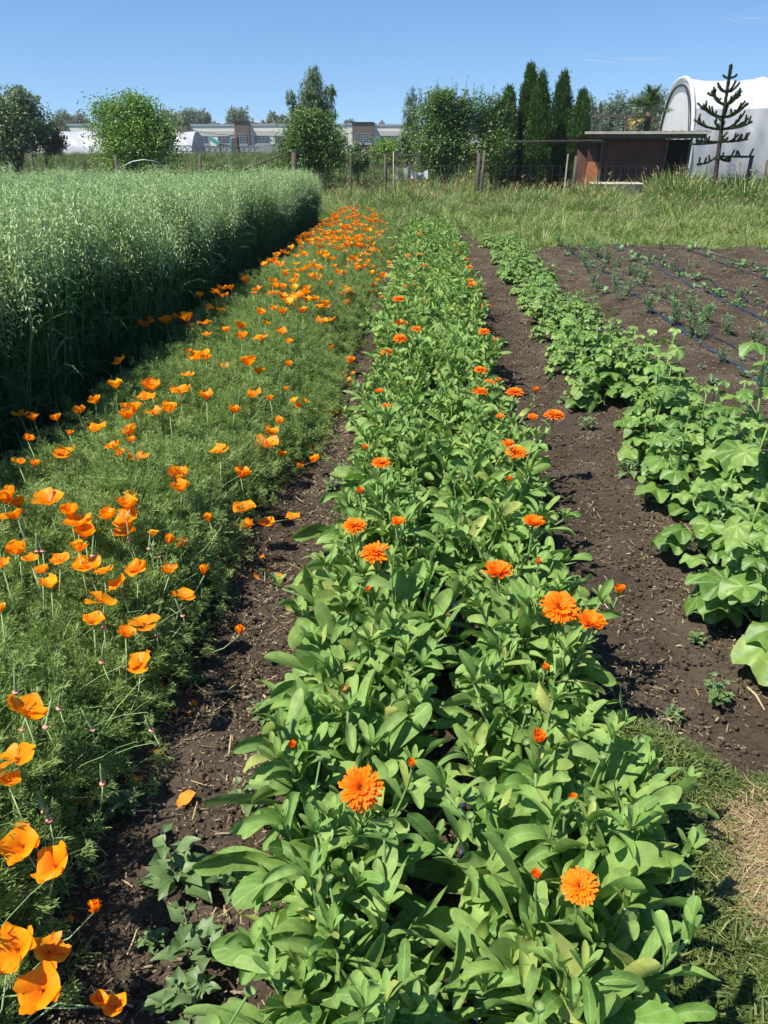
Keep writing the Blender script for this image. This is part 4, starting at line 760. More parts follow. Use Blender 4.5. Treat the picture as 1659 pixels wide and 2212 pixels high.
def plasticmat(name, c=.84, tr=.3, warm=(1, .99, .97)):
    m, nt, out = newmat(name); L = nt.links.new; tc = N(nt, 'ShaderNodeTexCoord'); mp = N(nt, 'ShaderNodeMapping'); mp.inputs['Scale'].default_value = (1.2, .5, .5); L(tc.outputs['Object'], mp.inputs[0])
    nz = N(nt, 'ShaderNodeTexNoise', Scale=1.6, Detail=5.); L(mp.outputs[0], nz.inputs['Vector'])
    col = ramp(nt, nz.outputs[0], [(.3, tuple(c*.92*q for q in warm)), (.7, tuple(min(1, c*1.04*q) for q in warm))])
    b = N(nt, 'ShaderNodeBsdfPrincipled', Roughness=.45); L(col, b.inputs['Base Color']); t = N(nt, 'ShaderNodeBsdfTranslucent'); L(col, t.inputs[0])
    bp = N(nt, 'ShaderNodeBump', Strength=.25, Distance=.1); L(nz.outputs[0], bp.inputs['Height']); L(bp.outputs[0], b.inputs['Normal'])
    mx = N(nt, 'ShaderNodeMixShader'); mx.inputs[0].default_value = tr; L(b.outputs[0], mx.inputs[1]); L(t.outputs[0], mx.inputs[2]); L(mx.outputs[0], out.inputs[0]); return m
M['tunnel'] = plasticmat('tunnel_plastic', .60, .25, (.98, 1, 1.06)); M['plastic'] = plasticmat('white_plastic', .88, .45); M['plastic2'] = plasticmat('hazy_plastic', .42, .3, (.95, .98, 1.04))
def treemat(name, cols): return leafmat(name, cols, trans=.25, rough=.5, spec=.45)
TM = {'bush2': treemat('middle_bush_leaf', [(.05, .11, .02), (.09, .17, .03), (.14, .23, .05), (.25, .33, .11)]), 'willow': treemat('bush_leaf', [(.07, .15, .02), (.13, .25, .035), (.20, .34, .055), (.30, .43, .10)]),
      'pear': treemat('pear_leaf', [(.05, .11, .02), (.09, .17, .035), (.15, .25, .06), (.35, .42, .20)]),
      'dull': treemat('dull_leaf', [(.10, .16, .06), (.16, .23, .09), (.24, .31, .15)]),
      'thuja': treemat('thuja_spray', [(.025, .07, .01), (.05, .12, .018), (.10, .19, .03)]),
      'conifer': treemat('conifer_needle', [(.08, .13, .05), (.13, .20, .08), (.19, .26, .12)]),
      'far': treemat('hazed_leaf', [(.12, .18, .11), (.17, .23, .14), (.23, .29, .19)]),  # distance haze mixed into the leaf colours
      'rust': treemat('rusty_leaf', [(.08, .045, .03), (.13, .075, .05), (.09, .09, .04)]),
      'palm': leafmat('palm_leaf', [(.05, .10, .025), (.10, .17, .04), (.16, .22, .06)], trans=.2), 'palmdry': leafmat('dry_palm_leaf', [(.45, .36, .1), (.55, .45, .16)], trans=.2)}
# ================================================================== trees
def crown_leaves(mb, blobs, n, size, up=.3, clump=.16, seed=0, asp=.5):
    r = np.random.default_rng(seed); vol = np.array([b[3]*b[4]*b[5] for b in blobs])**.8; vol = vol/vol.sum()
    for b, f in zip(blobs, vol):
        m = max(20, int(n*f)); k = max(6, int(m/26)); cx, cy, cz, rx, ry, rz = b
        d = r.normal(size=(k, 3)); d /= np.linalg.norm(d, axis=1)[:, None]; rad = r.random(k)**.42*(.82+.34*r.random(k)); cc = d*rad[:, None]
        i = r.integers(0, k, m); cs = clump*(.6+.8*r.random(k))
        P = cc[i]+np.clip(r.normal(size=(m, 3)), -1.5, 1.5)*cs[i][:, None]; P = P*[rx, ry, rz]+[cx, cy, cz]; P[:, 2] = np.maximum(P[:, 2], .1)
        az = np.arctan2(P[:, 1]-cy, P[:, 0]-cx)+r.normal(0, 1.0, m)
        leaves(mb, P, az, r.normal(up, .6, m), r.uniform(.2, 1., m), size*r.uniform(.6, 1.3, m), size*asp*.5*r.uniform(.7, 1.2, m), [0, .45, 1], [.25, 1, .12], ncol=3, fold=.3, roll=r.normal(0, .7, m), rnd=np.clip(r.random(m)*.8+.2*r.random(k)[i], 0, 1))
def limbs(mb, h, blobs, r0, seed=0, lean=0., nl=9):
    r = np.random.default_rng(seed); top = np.array([lean*h, 0, h*.9]); tt = np.linspace(0, 1, 8)[:, None]
    P = tt*top+np.concatenate([r.normal(0, .02*h, (8, 2))*tt, np.zeros((8, 1))], 1); tube(mb, P, np.linspace(r0, r0*.15, 8), 7)
    for i in range(nl):
        b = blobs[i % len(blobs)]; s = P[1+int(r.integers(0, 5))]; e = np.array(b[:3])+r.normal(0, .35, 3)*np.array(b[3:]); m_ = (s+e)/2+[0, 0, -.05*h]
        t2 = np.linspace(0, 1, 6)[:, None]; tube(mb, (1-t2)**2*s+2*t2*(1-t2)*m_+t2**2*e, np.linspace(r0*.45, r0*.08, 6), 5)
def shoots(mb, n, x0, x1, y0, y1, z0, z1, L, size, seed):
    r = np.random.default_rng(seed); b = np.stack([r.uniform(x0, x1, n), r.uniform(y0, y1, n), r.uniform(z0, z1, n)], -1); a = r.random(n)*6.28; l = L*r.uniform(.5, 1.2, n)
    e = leaves(mb, b, a, r.uniform(1.25, 1.55, n), r.normal(0, .15, n), l, .008, [0, 1], [1, .5], ncol=3, fold=.8, rnd=.1)
    k = 16; m = n*k; f = r.random((m, 1)); P = np.repeat(b, k, 0)*(1-f)+np.repeat(e, k, 0)*f
    leaves(mb, P, r.random(m)*6.28, r.uniform(-.2, .9, m), .6, size*r.uniform(.7, 1.2, m), size*.25, [0, .45, 1], [.25, 1, .12], ncol=3, fold=.3, rnd=.4+.6*r.random(m))
def tree(name, label, cat, X, Y, h, blobs, n, size, mat, r0=.08, seed=1, group=None, up=.3, clump=.16, sh=None, lean=0., asp=.5, z=-.06, nl=9):
    t = thing(name, label, cat, (X, Y, z), group)
    mb = MB(); limbs(mb, h, blobs, r0, seed, lean, nl); mb.obj('trunk', M['bark'], t)
    mb = MB(); crown_leaves(mb, blobs, n, size, up, clump, seed, asp)
    if sh:
        for s_ in sh: shoots(mb, *s_)
    mb.obj('crown', mat, t); return t
def pb(px0, px1, py0, py1, Y, X0, dy=0., ry=None):           # a blob from its place in the photo at distance Y
    xa, _ = at_Y(px0, py0, Y); xb, _ = at_Y(px1, py0, Y); _, za = at_Y((px0+px1)/2, py0, Y); _, zb = at_Y((px0+px1)/2, py1, Y)
    rx = (xb-xa)/2; return ((xa+xb)/2-X0, dy, (za+zb)/2+.06, rx, ry or rx, (za-zb)/2)
# round bush, left
Yb = 34; X0 = at_Y(275, 330, Yb)[0]
tree('leafy_bush', 'big round bright green leafy bush in front of the white tunnels', 'bush', X0, Yb, 2.6, [pb(188, 330, 208, 345, Yb, X0), pb(240, 372, 222, 350, Yb, X0, .3), pb(205, 365, 255, 385, Yb, X0, -.3), pb(200, 255, 212, 270, Yb, X0), pb(260, 330, 200, 260, Yb, X0), pb(330, 378, 270, 330, Yb, X0)], 22000, .12, TM['willow'], .05, 3, sh=[(26, -1.0, 1.0, -.6, .6, 2.5, 3.0, .5, .12, 4)], clump=.2)
# dark tree, far left
Yb = 40; X0 = at_Y(35, 330, Yb)[0]
tree('willow_tree', 'dark grey green spreading tree at the left end of the meadow', 'tree', X0, Yb, 4.2, [pb(-60, 70, 195, 300, Yb, X0), pb(-10, 100, 225, 330, Yb, X0, .5), pb(15, 75, 188, 250, Yb, X0), pb(-80, 60, 260, 345, Yb, X0, -.5)], 15000, .16, TM['dull'], .14, 5, sh=[(30, -1.2, .8, -.6, .6, 3.0, 3.6, .6, .12, 6)], clump=.18)
Yb = 41; X0 = at_Y(95, 330, Yb)[0]
tree('rusty_shrub', 'low rusty brown shrub at the right foot of the dark tree', 'shrub', X0, Yb, 1.4, [pb(70, 125, 262, 330, Yb, X0), pb(90, 140, 285, 335, Yb, X0)], 3500, .13, TM['rust'], .04, 7)
# tall conifer behind and leafy bush before it
Yb = 36; X0 = at_Y(672, 330, Yb)[0]; top = at_Y(680, 138, Yb)[1]
t = thing('conifer_tree', 'tall feathery conifer with drooping branches rising behind the middle bush', 'tree', (X0, Yb, -.06))
mb = MB(); tube(mb, [(0, 0, 0), (.05, 0, 2), (.0, 0, top*.7), (.08, 0, top)], [.11, .09, .05, .01], 8); mb.obj('trunk', M['bark'], t)
bl = [pb(648, 700, 150, 275, Yb, X0), pb(664, 692, 138, 200, Yb, X0), pb(622, 668, 215, 285, Yb, X0, .3), pb(686, 722, 205, 275, Yb, X0, .2), pb(618, 636, 186, 235, Yb, X0), pb(700, 724, 180, 222, Yb, X0), pb(640, 715, 240, 330, Yb, X0)]
mb = MB()
for b_ in bl:
    a0 = np.array([.03, 0, max(1.4, b_[2]-b_[5]*.9)]); e = np.array([b_[0], b_[1], b_[2]+b_[5]*.5]); s_ = np.linspace(0, 1, 5)[:, None]; tube(mb, a0*(1-s_)+e*s_, np.linspace(.04, .008, 5), 5)
crown_leaves(mb, bl, 15000, .17, -.9, .13, 9, .16)
mb.obj('crown', TM['conifer'], t)
Yb = 31; X0 = at_Y(672, 340, Yb)[0]
tree('leafy_bush', 'rounded leafy bush before the tall feathery conifer', 'bush', X0, Yb, 2.4, [pb(608, 712, 240, 345, Yb, X0), pb(640, 748, 268, 360, Yb, X0, .2), pb(592, 690, 285, 375, Yb, X0, -.2), pb(626, 700, 228, 300, Yb, X0), pb(670, 752, 300, 385, Yb, X0), pb(655, 722, 238, 290, Yb, X0, .3)], 18000, .105, TM['bush2'], .05, 11, sh=[(40, -.9, .9, -.5, .5, 1.8, 2.3, .5, .1, 12)], clump=.2)
# shrubs between
for (a, b, c, d, Y_, lab, mt, s_, nn) in ((745, 800, 318, 372, 33, 'low grey green shrub right of the middle bush', 'dull', 21, 3000), (790, 880, 300, 362, 37, 'mid green shrub below the end of the long building', 'willow', 22, 4500), (860, 905, 285, 350, 34, 'darker shrub at the left foot of the pear tree', 'dull', 23, 3000), (1165, 1245, 300, 350, 36, 'sunny yellow green shrub seen through the frame on the shed', 'willow', 24, 0)):
    if not nn: continue
    X0 = at_Y((a+b)/2, 340, Y_)[0]; tree('shrub', lab, 'shrub', X0, Y_, 1.2, [pb(a, b, c, d, Y_, X0), pb(a+8, b-10, c-6, d, Y_, X0, .2)], nn, .11, TM[mt], .03, s_)
Yb = 35; X0 = at_Y(888, 330, Yb)[0]
tree('conifer_tree', 'small dull conifer left of the pear trees', 'tree', X0, Yb, 3.6, [pb(873, 905, 205, 300, Yb, X0), pb(868, 912, 240, 330, Yb, X0), pb(880, 897, 192, 240, Yb, X0)], 5000, .12, TM['conifer'], .06, 13, asp=.2, up=-.2)
Yb = 27.5; X0 = at_Y(965, 380, Yb)[0]
tree('pear_tree', 'bushy pear tree with upright shoots, left of the two', 'tree', X0, Yb, 2.8, [pb(905, 985, 205, 300, Yb, X0), pb(945, 1025, 215, 320, Yb, X0, .3), pb(895, 975, 270, 378, Yb, X0, -.2), pb(950, 1030, 290, 372, Yb, X0), pb(925, 985, 188, 250, Yb, X0), pb(990, 1030, 200, 260, Yb, X0)], 20000, .085, TM['pear'], .07, 14, 'pear trees by the fence', sh=[(46, -1., 1., -.6, .6, 2.4, 3.1, .6, .08, 15)], asp=.6, clump=.2)
Yb = 28; X0 = at_Y(1062, 380, Yb)[0]
tree('pear_tree', 'looser pear tree with upright shoots beside the clipped conifers', 'tree', X0, Yb, 2.7, [pb(1018, 1085, 215, 300, Yb, X0), pb(1040, 1110, 230, 330, Yb, X0, .3), pb(1025, 1105, 280, 372, Yb, X0, -.2), pb(1075, 1100, 195, 250, Yb, X0)], 12000, .085, TM['pear'], .06, 16, 'pear trees by the fence', sh=[(34, -.7, .6, -.5, .5, 2.3, 3.0, .6, .08, 17)], asp=.6, clump=.22)
# clipped narrow conifers
def thuja(px0, px1, ptop, Y_, lab, seed, tops=1):
    X0 = at_Y((px0+px1)/2, 350, Y_)[0]; w_ = (at_Y(px1, 330, Y_)[0]-at_Y(px0, 330, Y_)[0])/2*1.12; h = at_Y((px0+px1)/2, ptop, Y_)[1]+.06; r = np.random.default_rng(seed)
    t = thing('narrow_conifer', lab, 'tree', (X0, Y_, -.06), 'row of narrow dark conifers')
    mb = MB(); tube(mb, [(0, 0, 0), (0, 0, h*.9)], [.08, .01], 7); mb.obj('trunk', M['bark'], t)
    mb = MB(); k = 420; z = h*(.04+.96*r.random(k)); a = r.random(k)*6.28; zz = z/h
    lobe = 1+.2*np.sin(a*3+zz*9+seed)+.16*np.sin(zz*23+a*2+seed); prof = np.minimum(1, (1-zz)*2.6)**.75*(.82+.18*np.minimum(1, zz*5))*lobe; rr = w_*prof*r.uniform(.72, 1.08, k)
    off = np.where(zz > .65, (seed % 3-1)*.08, 0)
    m_ = k*42; i = np.repeat(np.arange(k), 42); P = np.stack([rr[i]*np.cos(a[i])+off[i], rr[i]*np.sin(a[i]), z[i]], -1)+r.normal(0, 1, (m_, 3))*[.055, .055, .10]
    leaves(mb, P, a[i]+r.normal(0, .7, m_), r.uniform(.6, 1.5, m_), r.normal(0, .4, m_), r.uniform(.06, .12, m_), .014, [0, .5, 1], [.6, 1, .2], ncol=3, fold=.3, roll=r.normal(0, .8, m_), rnd=np.clip(.25+.5*r.random(k)[i]+.25*r.normal(0, .6, m_), 0, 1))
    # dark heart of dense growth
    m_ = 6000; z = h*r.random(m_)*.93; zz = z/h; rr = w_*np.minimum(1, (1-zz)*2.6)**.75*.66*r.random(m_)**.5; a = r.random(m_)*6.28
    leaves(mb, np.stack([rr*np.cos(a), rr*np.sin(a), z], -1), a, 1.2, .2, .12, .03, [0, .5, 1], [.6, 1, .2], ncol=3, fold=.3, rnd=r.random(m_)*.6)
    nt_ = 90; leaves(mb, np.stack([r.normal(0, .05, nt_), r.normal(0, .05, nt_), h*(.93+.09*r.random(nt_))], -1), r.random(nt_)*6.28, 1.4, .1, .12, .01, [0, .5, 1], [.6, 1, .2], ncol=3, rnd=r.random(nt_))
    mb.obj('crown', TM['thuja'], t)
thuja(1075, 1107, 198, 29.5, 'shorter narrow conifer at the left end of the row, behind the pear', 31)
thuja(1106, 1152, 150, 30, 'tallest narrow conifer, second in the row from the pear trees', 32)
thuja(1142, 1182, 166, 29, 'narrow conifer with a thin pointed tip right of the tallest', 33)
thuja(1182, 1223, 166, 30, 'narrow pointed conifer standing slightly apart right of the pair', 34)
thuja(1221, 1260, 206, 29.5, 'blunt topped narrow conifer nearest the shed', 35)
# ---- far trees behind the buildings
FT = [(117, 155, 245, 'far tree right of the dark tree at the left', 200), (155, 195, 248, 'far tree just left of the round bush', 205), (338, 395, 240, 'far tree right of the round bush', 210), (385, 428, 238, 'far tree in the middle of the clump over the tunnels', 205), (420, 452, 241, 'far tree ending the clump over the building', 215), (486, 539, 236, 'lone round far tree behind the building', 210), (578, 602, 247, 'small far tree left of the tall conifer', 220), (600, 625, 250, 'far tree half hidden by the tall conifer', 225), (744, 765, 262, 'tiny far treetop over the building right of the conifer', 230),
      (1255, 1292, 213, 'far tree just right of the narrow conifers', 100), (1285, 1325, 225, 'far tree behind the timber frame', 105), (1312, 1362, 208, 'broad far tree above the timber frame', 100), (1350, 1400, 212, 'far tree left of the palm', 106), (1375, 1425, 200, 'tallest far tree behind the palm', 103), (1405, 1440, 208, 'far tree touching the white tunnel end', 108)]
for i, (a, b, c, lab, Y_) in enumerate(FT):
    X0 = at_Y((a+b)/2, 330, Y_)[0]; bot = 345 if Y_ < 150 else 318; w_ = b-a
    bl = [pb(a, b, c, c+(bot-c)*.75, Y_, X0), pb(a+w_*.1, b-w_*.35, c+6, bot, Y_, X0, 1), pb(a+w_*.4, b, c+9, bot, Y_, X0, -1)]
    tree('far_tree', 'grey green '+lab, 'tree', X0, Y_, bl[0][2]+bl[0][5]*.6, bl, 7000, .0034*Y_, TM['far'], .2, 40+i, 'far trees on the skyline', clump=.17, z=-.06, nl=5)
# ================================================================== palm
Yb = 31.5; X0, zt = at_Y(1402, 238, Yb); t = thing('palm_tree', 'fan palm with a shaggy trunk between the shed and the white greenhouse', 'palm tree', (X0, Yb, -.06))
mb = MB(); tube(mb, [(0, 0, 0), (.03, 0, zt*.5), (0, 0, zt+.0)], [.13, .12, .10], 9)
n = 700; a = rng.random(n)*6.28; z = rng.random(n)*zt; leaves(mb, np.stack([.11*np.cos(a), .11*np.sin(a), z], -1), a, rng.uniform(-1.4, .6, n), .6, .14, .008, [0, 1], [1, .3], ncol=3, fold=.5); mb.obj('trunk', M['bark'], t)
def fan(az, el, L, mat, nm='frond', rf=.42):
    mb = MB(); P1 = np.array([math.cos(el)*math.cos(az), math.cos(el)*math.sin(az), math.sin(el)])*L; tube(mb, [(0, 0, 0), P1*.5+[0, 0, .03], P1], .009, 5, A=[.5, 0, 1])
    k = 30; aa = np.linspace(-2.2, 2.2, k); leaves(mb, np.tile(P1, (k, 1)), az+aa, el*.8*np.cos(aa)+.1, rng.uniform(.3, .9, k), rf*(1-.15*np.abs(aa)/2.2), .016, [0, .4, .8, 1], [.7, 1, .5, .05], ncol=3, fold=.5)
    o = mb.obj(nm, TM[mat], t, loc=(0, 0, zt)); return o
for i in range(22): fan(i*2.4, [1.35, .9, .5, .1, -.25][i % 5]+random.uniform(-.1, .1), random.uniform(.35, .6), 'palm')
for az, el in ((2.9, -.35), (2.4, -.6), (3.4, -.7), (-2.7, -.5), (-.4, -.9)): fan(az, el, .5, 'palmdry')['label'] = 'dry yellow frond'
# ================================================================== monkey puzzle tree
Yb = 24.2; X0 = at_Y(1549, 372, Yb)[0]; ppm = at_Y(1560, 300, Yb)[0]-at_Y(1559, 300, Yb)[0]
t = thing('monkey_puzzle_tree', 'young monkey puzzle tree with spiky upturned branches before the white greenhouse', 'tree', (X0, Yb, -.06))
def mp(zx, zy): # photo place -> local
    px, py = 1327.2+zx*.2, 119.45+zy*.2; x, z = at_Y(px, py, Yb); return np.array([x-X0, 0, z+.06])
trunkP = [mp(1095, 1400)*[1, 1, 0], mp(1110, 1150), mp(1150, 850), mp(1175, 660), mp(1205, 460), mp(1235, 270), mp(1258, 120)]
mb = MB(); tube(mb, trunkP, [.075, .062, .052, .042, .036, .032, .03], 10)
# scaly surface
def spikes(mb, P, r0, dens, L=.055):
    P = np.array(P); seg = np.linalg.norm(np.diff(P, axis=0), axis=1); m_ = int(dens*seg.sum())+6; f = rng.random(m_)*(len(P)-1.001); j = f.astype(int); Q_ = P[j]+(P[j+1]-P[j])*(f-j)[:, None]
    d = (P[j+1]-P[j]); d /= np.linalg.norm(d, axis=1)[:, None]; rv = rng.normal(size=(m_, 3)); rv -= (rv*d).sum(1)[:, None]*d; rv /= np.linalg.norm(rv, axis=1)[:, None]
    v = d*.75+rv*.65; az = np.arctan2(v[:, 1], v[:, 0]); el = np.arcsin(np.clip(v[:, 2]/np.linalg.norm(v, axis=1), -1, 1))
    leaves(mb, Q_+rv*r0*.6, az, el, -.2, L, .011, [0, .4, 1], [.9, 1, .05], ncol=3, fold=.3, rnd=rng.random(m_))
mbs = MB(); spikes(mbs, trunkP[2:], .04, 700); tk = mb.obj('trunk', solid('dark_bark', (.055, .042, .035), rough=.95, nscale=30), t); mbs.obj('trunk_leaves', M['needle'], t)
BR = [(240, 1250, [(1185, 215, .1), (1310, 215, -.1), (1275, 210, .25)], .16), (390, 1215, [(1115, 305, .0), (1350, 300, .0), (1260, 290, -.35), (1165, 325, .35)], .0), (525, 1195, [(1045, 400, 0), (1360, 365, 0), (1120, 370, .5), (1300, 400, -.5), (1365, 440, .3)], .0), (665, 1175, [(958, 535, 0), (1425, 530, 0), (1030, 555, .55), (1330, 510, -.55), (1110, 530, -.75), (1430, 560, .35)], 0), (795, 1160, [(900, 730, 0), (1450, 680, 0), (935, 690, .6), (1415, 725, -.5), (1440, 645, .4), (1060, 700, -.8), (1190, 700, .8)], 0), (935, 1140, [(880, 925, 0), (1440, 905, 0), (875, 960, .5), (1100, 900, -.9), (1240, 885, .7)], 0), (1090, 1110, [(890, 1180, 0), (1505, 1095, 0), (1330, 1145, .6), (1010, 1130, -.8)], 0)]
for lv, (jy, jx, tips, _) in enumerate(BR):
    for (tx, ty, yy) in tips:
        a = mp(jx, jy); b = mp(tx, ty)+[0, yy, 0]; sag = mp((jx+tx)/2, max(jy, ty)+(14 if lv < 5 else 5))+[0, yy*.5, 0]; s = np.linspace(0, 1, 9)[:, None]; P = (1-s)**2*a+2*s*(1-s)*sag+s**2*b
        mb = MB(); tube(mb, P, np.linspace(.021, .016, 9), 7); spikes(mb, P, .022, 600, .042); L_ = np.linalg.norm(b-a)
        if L_ > .45:
            for q in (3, 4, 5, 6, 7, 7):
                if rng.random() < .6:
                    s0 = P[q]; e = s0+np.array([(b[0]-a[0])*.12+rng.normal(0, .05), rng.normal(0, .13), rng.uniform(.07, .2)]); PP = [s0, (s0+e)/2+[0, 0, -.015], e]; tube(mb, PP, .013, 6); spikes(mb, PP, .015, 600, .042)
        mb.obj('branch', M['needle'], t)
mb = MB(); c = trunkP[-1]; n = 60; leaves(mb, np.tile(c, (n, 1)), rng.random(n)*6.28, rng.uniform(-.2, 1.5, n), 0, .07, .012, [0, .4, 1], [.9, 1, .05], ncol=3); mb.obj('tip', M['needle'], t)
# ================================================================== white hoop greenhouse, right
Yn, Yf = 31.0, 38.0; Yc = (Yn+Yf)/2; HZ = at_Y(1480, 168, Yc)[1]; x0 = at_Y(1497, 300, Yn)[0]; x0b = at_Y(1420, 300, Yf)[0]; x1 = 40.
t = thing('greenhouse', 'large white plastic hoop greenhouse at the right behind the shed', 'greenhouse', (x0, Yc, -.06))
def hoop(a, hw=3.5, hz=HZ):            # profile: straight lower sides, round top
    c, s = np.cos(a), np.sin(a); return -hw*np.sign(c)*np.abs(c)**.80, hz*np.abs(s)**.82
NA = 84; aa = np.linspace(0, PI, NA); py_, pz_ = hoop(aa); dxs = np.where(py_ > 0, 1, -1)
skew = (x0b-x0)/7.0
xs_ = np.concatenate([np.linspace(0, 9, 200), np.linspace(9.15, x1-x0, 100)]); nx = 300; mb = MB(); V = []
for x in xs_:
    ph = (x/2.9) % 1; sag = .05*math.sin(PI*ph)
    wr = .02*np.sin(aa*13+x*5)+.015*np.sin(aa*7-x*9)+.09*(np.abs(np.sin(x*4.2+pz_*2.2)) ** 3)*np.clip((2.75-pz_)*2, 0, 1)
    V.append(np.stack([x+skew*(py_+3.5), py_*(1-sag*.3)-np.where(py_ < 0, wr, -wr), pz_*(1-sag*.35)+wr*.4], -1))
V = np.array(V); idx = np.arange(nx*NA).reshape(nx, NA); Q = np.stack([idx[:-1, :-1], idx[1:, :-1], idx[1:, 1:], idx[:-1, 1:]], -1).reshape(-1, 4)
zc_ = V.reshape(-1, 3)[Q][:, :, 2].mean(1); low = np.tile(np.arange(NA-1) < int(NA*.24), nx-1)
mb.add(V.reshape(-1, 3), Q[~low]); mb.obj('roof_cover', M['plastic'], t)
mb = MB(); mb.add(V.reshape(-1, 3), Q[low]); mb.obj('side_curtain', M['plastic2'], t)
mb = MB()
for i in range(1, 11):
    x = i*2.9; tube(mb, np.stack([x+skew*(py_+3.5), py_*1.004, pz_*1.004+.01], -1), .03, 6)
mb.obj('hoops', M['plastic'], t)
mb = MB(); tube(mb, np.stack([skew*(py_+3.5), py_*1.01, pz_*1.01], -1), .07, 8); mb.obj('end_hoop', M['plastic'], t)
mb = MB(); tube(mb, np.stack([skew*(py_+3.5)-.05, py_*.955, pz_*.95], -1)[14:76], .05, 6); mb.obj('end_seam', M['hoseblack'], t)
mb = MB(); k = NA; V = np.concatenate([[[skew*3.5, 0, .0]], np.stack([skew*(py_+3.5)+.02, py_*.99, pz_*.99], -1)]); mb.add(V, T=[(0, j+1, j+2) for j in range(k-1)]); mb.obj('end_wall', M['plastic'], t)
mb = MB(); tube(mb, [(-.02, -2.62, .02), (x1-x0, -3.56, .1)], .03, 6); box(mb, 0, x1-x0, -3.60, -3.54, 0, .35); mb.obj('base_board', M['post'], t)
# ================================================================== shed
Ys = 27.0
def sx(px, Y=Ys): return at_Y(px, 330, Y)[0]
def sz(py, px=1380, Y=Ys): return at_Y(px, py, Y)[1]
xl, xr = sx(1302), sx(1434); xe = sx(1490); zt = sz(296)
t = thing('shed', 'low brown board chicken shed with a flat metal roof', 'shed', (xl, Ys, -.06))
o_ = lambda x, z: (x-xl, z+.06)
mb = MB(); box(mb, 0, xr-xl, 0, .03, .1, zt+.06); mb.obj('front_wall', M['shed'], t)
mb = MB(); mb.add([(-.015, 0.02, .1), (-.5, 1.5, .1), (-.5, 1.5, zt+.0), (-.015, 0.02, zt+.06)], [(0, 1, 2, 3)]); mb.add([(-.045, 0.02, .1), (-.53, 1.5, .1), (-.53, 1.5, zt+.0), (-.045, 0.02, zt+.06)], [(0, 3, 2, 1)]); mb.obj('end_wall', M['shed'], t)
mb = MB(); xa = sx(1270)-xl; xb = sx(1291)-xl; z1 = sz(350)+.06; bar(mb, ((xa+xb)/2-.06, -.12, .1), ((xa+xb)/2+.05, -.05, z1), .36, .03, up=(0, 1, 0)); box(mb, xa, xb, .03, .06, z1-.1, zt-.02, m=1); p_ = mb.obj('left_panel', [M['orange'], M['shed']], t); p_['label'] = 'left wall panel with sunlight put into its orange lower colour'  # lower panel coloured as sunlit orange, upper part kept shed brown
mb = MB(); box(mb, xr-xl+.06, xe-xl, 1.2, 1.23, .1, zt); box(mb, xe-xl+.01, xe-xl+.04, .05, 1.6, .1, zt); mb.obj('back_wall', M['dark'], t)  # near-black colour carries the shade inside the open bay
for px, lean_ in ((1298, 0), (1438, -.10), (1488, -.06)):
    mb = MB(); x = sx(px)-xl; bar(mb, (x+lean_, -.10, .0), (x, -.08, zt+.1), .075, .06); mb.obj('post', M['post'], t)
mb = MB(); xa, xb = sx(1254)-xl, sx(1520)-xl; nn = 60; gx = np.linspace(xa, xb, nn); Vt = []
for y_, dz in ((-.42, .12), (1.9, -.08)): Vt.append(np.stack([gx, 0*gx+y_, zt+.07+dz+.012*np.sin(gx*26)+.05*(gx-xa)/(xb-xa)], -1))
V = np.concatenate(Vt); mb.add(V, [(j, j+1, nn+j+1, nn+j) for j in range(nn-1)]); V2 = V.copy(); V2[:, 2] -= .02; mb.add(V2, [(j, nn+j, nn+j+1, j+1) for j in range(nn-1)])
mb.add(np.concatenate([V[:nn], V2[:nn]]), [(j, nn+j, nn+j+1, j+1) for j in range(nn-1)]); mb.obj('roof', M['metal'], t)
mb = MB(); box(mb, xa, xb, -.45, -.425, zt+.14, zt+.21); mb.obj('fascia', M['trough'], t)
mb = MB(); box(mb, xa+.25, xb-.1, -.36, -.30, zt+.02, zt+.15); box(mb, xa+.3, .0, -.28, .2, zt-.10, zt-.04); mb.obj('rafter', M['post'], t)
for px, py in ((1372, 317), (1370, 328), (1369, 340), (1368, 350), (1366, 360)):
    pass
# timber frame on the roof
xa, xb = sx(1294)-xl+xl, sx(1369); zb = zt+.17; th = sz(250)+.06
t = thing('timber_frame', 'open box frame of bare timber standing on the shed roof', 'frame', (xa, Ys+.2, zb-.07)); wd = xb-xa; hh = th-zb
for (px_, py_) in ((0, 0), (wd, 0), (-.12, .8), (wd-.12, .8), (wd*.62, .8)):
    mb = MB(); bar(mb, (px_, py_, 0), (px_, py_, hh), .055); mb.obj('upright', M['post'], t)
for a, b in (((-.03, 0), (wd+.03, 0)), ((-.15, .8), (wd-.09, .8)), ((0, .03), (-.12, .77)), ((wd, .03), (wd-.12, .77))):
    mb = MB(); bar(mb, (a[0], a[1], hh+.03), (b[0], b[1], hh+.03), .07, .055); mb.obj('rail', M['post'], t)
# tub before the shed
x, _ = at_Y(1330, 395, 25.6); x2, _ = at_Y(1280, 395, 25.6); x3, _ = at_Y(1382, 395, 25.6); zt2 = at_Y(1330, 394, 25.6)[1]; mb = MB(); w_ = (x3-x2)/2
P = lambda s, z, y: [(-w_*s, -y, z), (w_*s, -y, z), (w_*s, y, z), (-w_*s, y, z)]
V = P(.80, 0, .25)+P(1, zt2+.06, .35)+P(1.05, zt2+.03, .40)+P(.94, zt2+.05, .30)+P(.78, .1, .2)
Q = [(0, 3, 2, 1)]+[(4*k+j, 4*k+(j+1) % 4, 4*k+4+(j+1) % 4, 4*k+4+j) for k in (0,) for j in range(4)]+[(4+j, 4+(j+1) % 4, 8+(j+1) % 4, 8+j) for j in range(4)]+[(4+(j+1) % 4, 4+j, 12+j, 12+(j+1) % 4) for j in range(4)]+[(12+(j+1) % 4, 12+j, 16+j, 16+(j+1) % 4) for j in range(4)]+[(16, 17, 18, 19)]
